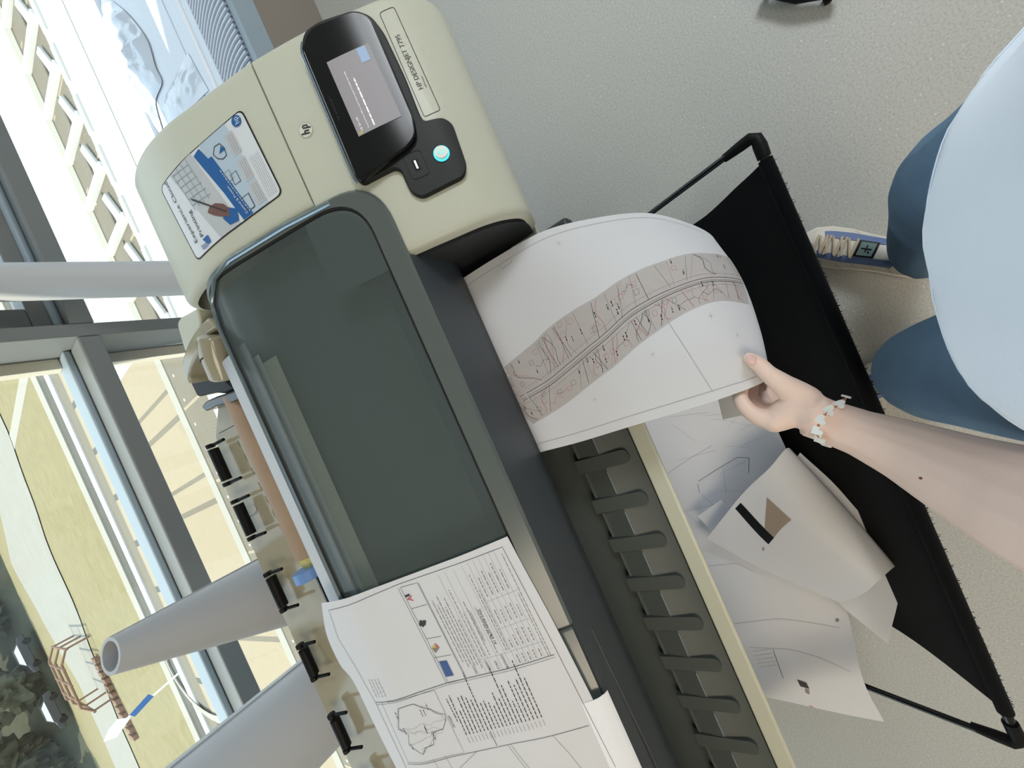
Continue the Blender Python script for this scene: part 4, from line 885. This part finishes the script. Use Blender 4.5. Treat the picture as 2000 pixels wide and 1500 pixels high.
def decB(mb, S):
    dpoly(mb, S, [[0.8202, 0.03], [0.7845, 0.0358], [0.7868, 0.4091], [0.8397, 0.4126]], 'black', .0007)
    dpoly(mb, S, [[0.6484, 0.1446], [0.6144, 0.3704], [0.7868, 0.4091], [0.7851, 0.3133]], 'cardboard_print', .0007)
    dpoly(mb, S, [[0.8716, 0.3885], [0.8723, 0.4125], [0.8946, 0.4155]], 'cardboard_print', .0007)
mk('cardboard_print', (158, 142, 128), .7)
netsheet('rolled_sheet', [[[-0.4787, 0.0281, 0.15], [-0.6478, -0.0274, 0.15], [-0.8111, -0.073, 0.15]], [[-0.4288, 0.0322, 0.2], [-0.5988, -0.0229, 0.2], [-0.7614, -0.0705, 0.2]], [[-0.456, 0.0846, 0.235], [-0.6143, 0.0363, 0.25], [-0.77, -0.0283, 0.235]], [[-0.5163, 0.1665, 0.22], [-0.6571, 0.1118, 0.23], [-0.8158, 0.0099, 0.215]], [[-0.6555, 0.3124, 0.17], [-0.7643, 0.2039, 0.17], [-0.8732, 0.0629, 0.17]]], 'curled sheet with black bar and brown triangle print, topmost in the bin', 'paper', 40, 40, 1, decB)
netsheet('discarded_sheet', [[[-0.4651, 0.0118, 0.155], [-0.5953, -0.0381, 0.155], [-0.7996, -0.076, 0.155], [-0.993, 0.0031, 0.165]], [[-0.5316, 0.0835, 0.15], [-0.6837, 0.0441, 0.155], [-0.8294, -0.0035, 0.16], [-0.9417, 0.0329, 0.165]], [[-0.6109, 0.1731, 0.14], [-0.7675, 0.1174, 0.15], [-0.8551, 0.0789, 0.158], [-0.8917, 0.0615, 0.165]]], 'sheet sticking out beneath the curled sheet towards the front rod, its pointed corner free', 'paper')
netsheet('discarded_sheet', [[[-0.5938, 0.3146, 0.15], [-0.5484, 0.2327, 0.165]], [[-0.667, 0.292, 0.145], [-0.621, 0.2034, 0.155]], [[-0.7357, 0.2587, 0.14], [-0.6865, 0.1747, 0.145]]], 'small paper corner poking out beside the curled sheet next to the printed parcel outline', 'paper', 10, 10)

# ------------------------------------------------------------------ paper rolls by the window
def roll(name, a, b, ra, rb, label, hollow=.88, c=None):
    t = empty(name, label, 'paper roll', 'loose paper rolls behind the plotter', loc=b)
    mb = MB(); A, B = Vector(a), Vector(b); ax = (B - A).normalized(); u = ax.cross(Vector((0, 1, 0))).normalized(); v_ = ax.cross(u)
    def P(t_, ang, k=1):
        r = (ra + (rb - ra) * min(1, t_ * (c or 1))) * k * (1 + .03 * (ang / 6.2832)); return A + (B - A) * t_ + (u * math.cos(ang) + v_ * math.sin(ang)) * r
    mb.grid(lambda s, q_: P(s, q_ * 6.2832), 24, 48, 'roll_paper'); mb.grid(lambda s, q_: P(s, q_ * 6.2832, hollow), 24, 48, 'roll_paper')
    mb.grid(lambda s, q_: P(0, q_ * 6.2832, hollow + (1 - hollow) * s), 1, 48, 'roll_paper'); mb.grid(lambda s, q_: P(1, q_ * 6.2832, hollow + (1 - hollow) * s), 1, 48, 'roll_paper')
    mb.grid(lambda s, q_: P(s, 0, 1 + .035 * q_), 24, 1, 'roll_paper')
    mb.build('rolled_paper', t)
    return t
roll('paper_roll', (.835, 1.62, 1.36), (.631, 1.15, .425), .046, .053, 'thin upright white paper roll leaning on the window behind the ink door')
roll('paper_roll', (-.154, 1.05, 1.180), (-.345, 1.235, .50), .030, .092, 'cone shaped grey white paper roll with open top end, middle of the three', .80, 2.2)
roll('paper_roll', (-.565, 1.28, 1.36), (-.545, 1.10, .425), .115, .105, 'widest paper roll, standing behind the rear tray at the lower left', .8)
# things on the ledge
mb = MB(); rr = random.Random(2)
bagP = [[2.065, 1.5615, 0.43], [1.9702, 1.5079, 0.43], [1.8831, 1.4729, 0.43], [1.7862, 1.4496, 0.43], [1.6979, 1.4731, 0.43], [1.6362, 1.4777, 0.43], [1.6277, 1.5775, 0.43], [1.5227, 1.6191, 0.43], [1.561, 1.6766, 0.43], [1.7468, 1.6978, 0.43], [1.8977, 1.6814, 0.43], [2.0484, 1.6929, 0.43], [2.1651, 1.6674, 0.43]]
cxy = [sum(p[k] for p in bagP) / len(bagP) for k in (0, 1)]
def bag(u, v):
    p = ev1([Vector(q_) for q_ in bagP + [bagP[0]]], v); x = cxy[0] + (p.x - cxy[0]) * u; y = cxy[1] + (p.y - cxy[1]) * u
    return (x, y, .424 + .035 * (1 - u ** 3) * (.8 + .9 * noise.noise((x * 18, y * 18, 0))) + .006 * abs(noise.noise((x * 70, y * 70, 3))) * (1 - u ** 4))
mb.grid(bag, 24, 60, 'clear_bag'); o = mb.build('plastic_bag'); tag(o, 'crumpled clear plastic bag lying along the glass on the window ledge', 'bag')
mb = MB(); q4 = [[1.5717, 1.2526, 0.43], [1.404, 1.2323, 0.43], [1.5002, 1.5439, 0.43], [1.6009, 1.5722, 0.43]]
def pk(u, v):
    a = [Vector(p) for p in q4]; p = (a[0] * (1 - u) + a[1] * u) * (1 - v) + (a[3] * (1 - u) + a[2] * u) * v
    return (p.x, p.y, .422 + .012 * math.sin(math.pi * u) * math.sin(math.pi * v) + .012 * abs(noise.noise((p.x * 25, p.y * 25, 1))) * math.sin(math.pi * u) * math.sin(math.pi * v))
mb.grid(pk, 30, 30, 'clear_bag'); o = mb.build('plastic_packet'); tag(o, 'shiny transparent plastic packet on the window ledge beside the plotter end', 'packet')
t = empty('chair_base', 'black swivel chair base foot on the floor at the top edge of the view', 'chair', loc=[0.6079, -0.3692, 0.0])
cb = Vector([0.5985, -0.3597, 0.05]); 
mb = MB(); mb.tube([[0.6083, -0.2929, 0.03], [0.546, -0.3444, 0.03], [0.4995, -0.4062, 0.03]], [.012, .016, .012], 'black', 12); mb.tube([[0.546, -0.3444, 0.03], cb + Vector((.15, 0, .03))], [.014, .02], 'black', 12); mb.build('foot', t)
for p in (Vector([0.5074, -0.3901, 0.008]), Vector([0.6013, -0.3019, 0.02])): mb = MB(); mb.tube([p + Vector((-.008, 0, 0)), p + Vector((.008, 0, 0))], .008, 'black', 12); mb.build('caster', t)

# ------------------------------------------------------------------ the person holding the sheet
per = empty('person', 'person in white T-shirt and blue jeans standing, left hand holding the printed sheet', 'person', loc=(-.13, -.27, 0))
def capsules(chains, name, parent, m, voxel, smooth=6, extra=None):
    mb = MB()
    for ch in chains:
        P = [Vector(c_[:3]) for c_ in ch]; r = [c_[3] for c_ in ch]; n = len(P); K = max(2, n * 4); Q = []; RR = []
        for i in range(K * (n - 1) + 1):
            t = i / (K * (n - 1)); Q.append(ev1(P, t) if n > 2 else P[0] * (1 - t) + P[1] * t)
            x = t * (n - 1); j = min(int(x), n - 2); f_ = x - j; RR.append(tuple((a if isinstance(a, (int, float)) else a[k]) * (1 - f_) + (b if isinstance(b, (int, float)) else b[k]) * f_ for k in (0, 1) for a, b in ((r[j], r[j + 1]),)))
        mb.tube(Q, RR, m, 16)
        for p, q_ in ((P[0], r[0]), (P[-1], r[-1])):
            q_ = q_ if isinstance(q_, (int, float)) else min(q_); mb.ball(p, q_, m, 10)
    if extra: extra(mb)
    o = mb.build(name, parent, smooth=True, angle=180)
    rm = o.modifiers.new('r', 'REMESH'); rm.mode = 'VOXEL'; rm.voxel_size = voxel; rm.use_smooth_shade = True
    s_ = o.modifiers.new('s', 'SMOOTH'); s_.factor = .5; s_.iterations = smooth
    return o
HP = {'wr': [-0.1926, -0.0301, 0.7485], 'wr0': [-0.1825, -0.0198, 0.749], 'w2': [-0.2126, -0.0545, 0.7569], 'w3': [-0.2345, -0.0817, 0.7754], 'w4': [-0.2564, -0.1076, 0.803], 'w5': [-0.2734, -0.1308, 0.83], 'w6': [-0.2906, -0.1603, 0.8765], 'palm1': [-0.1738, -0.0107, 0.7416], 'palm2': [-0.1668, 0.0028, 0.7382], 'th0': [-0.1637, -0.0199, 0.7451], 'th1': [-0.1382, -0.0063, 0.7464], 'th2': [-0.1191, 0.0034, 0.7452], 'th3': [-0.1052, 0.0089, 0.7415], 'th4': [-0.095, 0.015, 0.7417], 'i0': [-0.1787, 0.0176, 0.7453], 'i1': [-0.1636, 0.0363, 0.7428], 'i2': [-0.1429, 0.043, 0.7314], 'i3': [-0.1267, 0.0329, 0.7131], 'i4': [-0.1161, 0.0225, 0.7005], 'm0': [-0.1769, 0.0148, 0.7317], 'm1': [-0.1673, 0.0271, 0.7216], 'm2': [-0.1502, 0.0326, 0.7072], 'm3': [-0.1336, 0.0222, 0.691], 'm4': [-0.1245, 0.012, 0.6798], 'r0': [-0.1798, 0.0096, 0.7143], 'r1': [-0.1731, 0.0192, 0.699], 'r2': [-0.1571, 0.0226, 0.6832], 'r3': [-0.1432, 0.0143, 0.6696], 'r4': [-0.1357, 0.0059, 0.6607], 'l0': [-0.1828, 0.001, 0.6994], 'l1': [-0.1763, 0.008, 0.6825], 'l2': [-0.1637, 0.01, 0.6694], 'l3': [-0.1528, 0.0041, 0.6585], 'l4': [-0.1474, -0.0023, 0.6509]}
def hp(k, r): return tuple(HP[k]) + (r,)
hand = [
    [hp('w6', .055), hp('w5', .0500), hp('w4', .0415), hp('w3', .0330), hp('w2', .0265), hp('wr', (.0205, .026)), hp('wr0', (.0205, .027))],
    [hp('wr', .021), hp('palm1', .0235), hp('i0', .0150)], [hp('wr', .020), hp('palm1', .022), hp('m0', .015)], [hp('wr', .019), hp('palm1', .021), hp('r0', .0145)], [hp('wr', .018), hp('l0', .0135)],
    [hp('wr0', .018), hp('th0', .0185), hp('th1', .0135), hp('th2', .0102), hp('th3', .0098), hp('th4', .0078)],
    [hp('i0', .0135), hp('i1', .0105), hp('i2', .0095), hp('i3', .0085), hp('i4', .0072)],
    [hp('m0', .0125), hp('m1', .0100), hp('m2', .0092), hp('m3', .0084), hp('m4', .0072)],
    [hp('r0', .0120), hp('r1', .0096), hp('r2', .0088), hp('r3', .0080), hp('r4', .0070)],
    [hp('l0', .0115), hp('l1', .0086), hp('l2', .0078), hp('l3', .0072), hp('l4', .0062)]]
sh_l, sh_r = (-.30, -.33, 1.26), (.06, -.33, 1.26)
w5 = HP['w5']
hand.append([hp('w6', .054), (w5[0] - .045, w5[1] - .16, w5[2] + .16, .052), (-.31, -.33, 1.22, .055)])
# right arm raised, torso core, neck and head
hand.append([(.06, -.33, 1.24, .052), (.15, -.36, 1.10, .046), (.17, -.30, 1.03, .042), (.12, -.20, 1.17, .032), (.075, -.13, 1.27, .024), (.06, -.11, 1.31, .024)])
for i, (dx, dz) in enumerate(((0, .0), (.005, .02), (.008, .04), (.008, .058))): hand.append([(.06, -.11, 1.32 + dz * .6, .013), (.055, -.085, 1.33 + dz, .0095), (.045, -.07, 1.33 + dz, .008)])
hand.append([(.06, -.11, 1.30, .013), (.04, -.10, 1.29, .011), (.028, -.09, 1.30, .009)])
hand.append([(-.12, -.33, 1.15, .10), (-.12, -.34, 1.30, (.07, .05)), (-.12, -.325, 1.38, .047), (-.12, -.31, 1.43, .046)])
def headx(mb):
    mb.ball((-.12, -.30, 1.535), (.073, .09, .112), 'skin', 20); mb.tube([(-.12, -.215, 1.545), (-.12, -.195, 1.515), (-.12, -.212, 1.507)], [.009, .013, .008], 'skin', 10)
    for s_ in (-1, 1): mb.ball((-.12 + s_ * .074, -.30, 1.53), (.008, .018, .03), 'skin', 10)
    mb.ball((-.12, -.235, 1.46), (.03, .03, .025), 'skin', 12)
body = capsules(hand, 'body', per, 'skin', .0022, 5, headx)
for s_ in (-1, 1):
    e_ = MB(); e_.ball((-.12 + s_ * .03, -.222, 1.547), (.013, .010, .008), 'eye', 12); e_.ball((-.12 + s_ * .03, -.2135, 1.546), (.005, .003, .005), 'iris', 10); e_.build('eye', per)
e_ = MB(); e_.ball((-.12, -.209, 1.482), (.022, .008, .0065), 'lip', 12); e_.build('mouth', per)
e_ = MB()
def hairf(u, v):
    a = math.pi * u * .95; b = 2 * math.pi * v; k = 1.10 + .02 * math.sin(b * 14)
    z = 1.545 + .118 * math.cos(a) * k; fr_ = max(0, -math.cos(b - math.pi / 2 + math.pi))
    x = -.12 + .079 * math.sin(a) ** .6 * math.cos(b) * k; y = -.305 + .094 * math.sin(a) ** .6 * math.sin(b) * k
    if math.sin(b) > .25 and a > .75: y = min(y, -.27); 
    return (x, y, z if a < 2.2 else z - .10 * (a - 2.2))
e_.grid(hairf, 26, 60, 'hair', closev=True); e_.build('hair', per)
# thumb nail
tn = [[-0.0918, 0.0177, 0.7534], [-0.0991, 0.0106, 0.752]]
nS = MB(); A, B = Vector(tn[0]), Vector(tn[1]); ax = (B - A).normalized(); cdir = (Vector((0, 0, 1.30)) - A).normalized(); sd2 = ax.cross(cdir).normalized(); up2 = sd2.cross(ax)
nS.grid(lambda u, v: A + (B - A) * (u * 1.0) + sd2 * (.0062 * (v * 2 - 1) * (math.sin(math.pi * min(1, u * .62 + .16)) ** .5)) + up2 * (.0018 * (1 - (v * 2 - 1) ** 2) + .0004) , 12, 10, 'nail'); no = nS.build('thumbnail', per)
so_ = no.modifiers.new('s', 'SOLIDIFY'); so_.thickness = .0008
ml = MB(); ml.ball([-0.2334, -0.0733, 0.8398], .0013, 'mole', 8); ml.build('mole', per)
# bracelet of heart shaped shells
br = [[-0.1753, -0.058, 0.7366], [-0.1746, -0.0477, 0.7584], [-0.1736, -0.0355, 0.7733], [-0.1785, -0.0248, 0.7824], [-0.1895, -0.0178, 0.7822], [-0.2035, -0.0169, 0.7711], [-0.2174, -0.0209, 0.7545]]
wc = Vector(HP['wr']) * .72 + Vector(HP['w2']) * .28
bl_ = MB(); bl_.tube([ev1([Vector(p) for p in br], i / 30) for i in range(31)] + [wc + (wc - Vector(br[5])) * .9, wc + (wc - Vector(br[3])) * 1.0, wc + (wc - Vector(br[1])) * .95, Vector(br[0])], .0006, 'gold', 6); bro = bl_.build('bracelet', per)
def heart(cn, r, ang, label=None):
    cn = Vector(cn); n = (cn - wc).normalized(); n = (n * .75 + (Vector((0, 0, 1.30)) - cn).normalized() * .25).normalized()
    arm = (Vector(HP['w2']) - Vector(HP['wr'])).normalized(); a = (arm - n * arm.dot(n)).normalized(); b = n.cross(a)
    a, b = a * math.cos(ang) + b * math.sin(ang), b * math.cos(ang) - a * math.sin(ang); P = []
    for i in range(28):
        t = 2 * math.pi * i / 28; hx = 16 * math.sin(t) ** 3 / 16; hy = (13 * math.cos(t) - 5 * math.cos(2 * t) - 2 * math.cos(3 * t) - math.cos(4 * t)) / 16
        P.append(cn + (a * hy + b * hx) * r + n * .002)
    mb = MB(); mb.prism([tuple(p) for p in P], tuple(n * -.0022), 'pearl'); mb.build('heart_bead', bro, bevel=.0006)
for i, (p, an) in enumerate(zip(br, (.3, .2, .3, .5, .9, 1.0, 1.2))): heart(p, .0062 if i else .005, an)
for i in range(6):
    mb = MB(); q_ = (Vector(br[i]) + Vector(br[i + 1])) / 2; q_ = q_ + (q_ - wc).normalized() * .001; mb.ball(q_, .0016, 'gold', 8); mb.build('gold_bead', bro)
# T-shirt
ts = MB()
levels = [(.848, -.100, -.280, .202, .163), (.86, -.100, -.282, .200, .162), (.95, -.105, -.295, .185, .150), (1.05, -.11, -.31, .180, .142), (1.15, -.115, -.33, .185, .140), (1.25, -.12, -.34, .195, .115), (1.31, -.12, -.34, .155, .085), (1.345, -.12, -.335, .085, .065)]
LV = [Vector(l) if False else l for l in levels]
def tsf(o_):
    def fn(a, b):
        x = a * (len(LV) - 1); i = min(int(x), len(LV) - 2); t = x - i; l = [LV[i][k] * (1 - t) + LV[i + 1][k] * t for k in range(5)]
        th = 2 * math.pi * b; f_ = 1 + (.012 * math.sin(th * 7 + 1) + .010 * math.sin(th * 4)) * (1 - a) + .06 * (1 - abs(noise.noise((math.cos(th) * 2.4 + a * 2, math.sin(th) * 2.4, a * 3))) * 2) * min(1, a * 6 + .2) - .04
        return (l[1] + (l[3] + o_) * math.cos(th) * f_, l[2] + (l[4] + o_) * math.sin(th) * f_, l[0])
    return fn
ts.grid(tsf(0), 60, 96, 'tshirt', closev=True); ts.grid(tsf(-.004), 60, 96, 'tshirt', closev=True)
ts.grid(lambda a, b: tsf(-.004 * a)(0, b), 1, 96, 'tshirt', closev=True)
hl = MB(); 
tso = ts.build('tshirt', per, recalc=False)
for dz_ in (.014, .017): hm = MB(); hm.tube([tuple(Vector(tsf(.0006)(dz_ / .75, k / 120))) for k in range(121)], .0007, 'tshirt', 4); hm.build('hem_stitch', tso)
hl.grid(lambda a, b: (lambda p: (p[0], p[1], p[2] + .018))(tsf(.0007 * math.sin(2 * math.pi * a))(0, b)) if True else None, 4, 96, 'tshirt', closev=True)
sl = MB(); sl.tube([(-.24, -.335, 1.27), (-.315, -.34, 1.22), (-.335, -.33, 1.12)], [.075, .072, .074], 'tshirt', 20, caps=False); sl.build('left_sleeve', tso)
sl = MB(); sl.tube([(.0, -.335, 1.27), (.08, -.345, 1.22), (.125, -.355, 1.13)], [.075, .070, .070], 'tshirt', 20, caps=False); sl.build('right_sleeve', tso)
# jeans
jl = [[(-.04, -.29, .90, .095), (-.005, -.295, .74, .092), (.000, -.295, .60, .083), (.002, -.300, .48, .076), (-.03, -.325, .32, .070), (-.080, -.328, .20, .060), (-.106, -.338, .145, .056)],
      [(-.16, -.28, .90, .095), (-.200, -.245, .74, .092), (-.225, -.215, .60, .083), (-.250, -.200, .48, .076), (-.290, -.230, .32, .070), (-.335, -.265, .20, .060), (-.368, -.285, .145, .056)],
      [(-.04, -.29, .90, .1), (-.16, -.28, .90, .1)], [(-.10, -.29, .88, .11), (-.10, -.29, .98, .12)]]
capsules(jl, 'jeans', per, 'denim', .005, 8)
# shoes
def shoe(ax_, ay, ang, label=None):
    ca, sa_ = math.cos(ang), math.sin(ang)
    def T(l, w_, z): return (ax_ + ca * l - sa_ * w_, ay + sa_ * l + ca * w_, z)
    stn = [(-.065, .028, .075), (-.05, .036, .088), (-.02, .037, .085), (.02, .036, .075), (.06, .039, .062), (.10, .044, .05), (.14, .044, .042), (.17, .036, .036), (.188, .020, .028), (.195, .004, .02)]
    so = MB()
    def up_(a, b):
        x = a * (len(stn) - 1); i = min(int(x), len(stn) - 2); t = x - i; l, w_, h_ = [stn[i][k] * (1 - t) + stn[i + 1][k] * t for k in range(3)]
        th = math.pi * b; return T(l, w_ * math.cos(th) * 1.0, .022 + (h_ - .022 + .018) * math.sin(th) ** .75)
    so.grid(up_, 40, 24, 'shoe_white'); upo = so.build('shoe', per, recalc=False)
    sm_ = MB(); ol = [T(l, w_ + .004, 0) for l, w_, h_ in stn] + [T(l, -w_ - .004, 0) for l, w_, h_ in stn[::-1]]
    sm_.prism([(p[0], p[1], .024) for p in ol], (0, 0, -.0235), 'shoe_white'); sm_.build('sole', upo, bevel=.004)
    def US(a, b, off=0):
        p = Vector(up_(a, b)); e = .01; n = (Vector(up_(a, min(1, b + e))) - Vector(up_(a, max(0, b - e)))).cross(Vector(up_(min(1, a + e), b)) - Vector(up_(max(0, a - e), b))).normalized(); return p - n * off
    if (US(.4, .5, .01) - US(.4, .5, 0)).z < 0:
        US0 = US; US = lambda a, b, off=0: US0(a, b, -off)
    bl2 = MB()
    for b0, b1 in ((.20, .36), (.64, .80)): dquad(bl2, US, [(.30, b0), (.70, b0 + (.06 if b0 < .5 else -.02)), (.72, b1 + (.02 if b0 < .5 else -.04)), (.30, b1)], 'shoe_blue', .0012, 12, 4)
    for i in range(4):
        for b0, b1 in ((.03, .20), (.80, .97)): dline(bl2, US, [(.25 + i * .09, b0), (.31 + i * .09, b1)], .0012, 'cardboard', .0016)
    bl2.build('blue_stripe', upo, recalc=False)
    for i in range(6):
        u_ = .525 + i * .042
        lc = MB(); lc.tube([US(u_ + (.012 if i % 2 else -.006), .34 + .32 * k / 8, .003) for k in range(9)], .0028, 'lace', 8); lc.build('lace', upo)
        if i < 5: lc = MB(); lc.tube([US(u_ + .042 * k / 8, .36 + .28 * k / 8, .0035) for k in range(9)], .0025, 'lace', 8); lc.build('lace', upo)
    pt_ = MB(); dquad(pt_, US, [(.41, .38), (.51, .38), (.51, .64), (.41, .64)], 'black', .0048, 6, 6); dquad(pt_, US, [(.422, .405), (.498, .405), (.498, .615), (.422, .615)], 'patch', .0056, 6, 6)
    dline(pt_, US, [(.435, .51), (.488, .51)], .0025, 'black', .0065); dline(pt_, US, [(.462, .46), (.462, .57)], .0025, 'black', .0065); dline(pt_, US, [(.442, .45), (.45, .48)], .0025, 'black', .0065); pt_.build('tongue_patch', upo, recalc=False)
    an = MB(); an.tube([T(-.022, 0, .085), T(-.03, 0, .20)], [(.034, .03), (.036, .036)], 'denim_dark', 16); an.build('sock', upo)
shoe(-.098, -.318, R(50)); shoe(-.368, -.262, R(97))
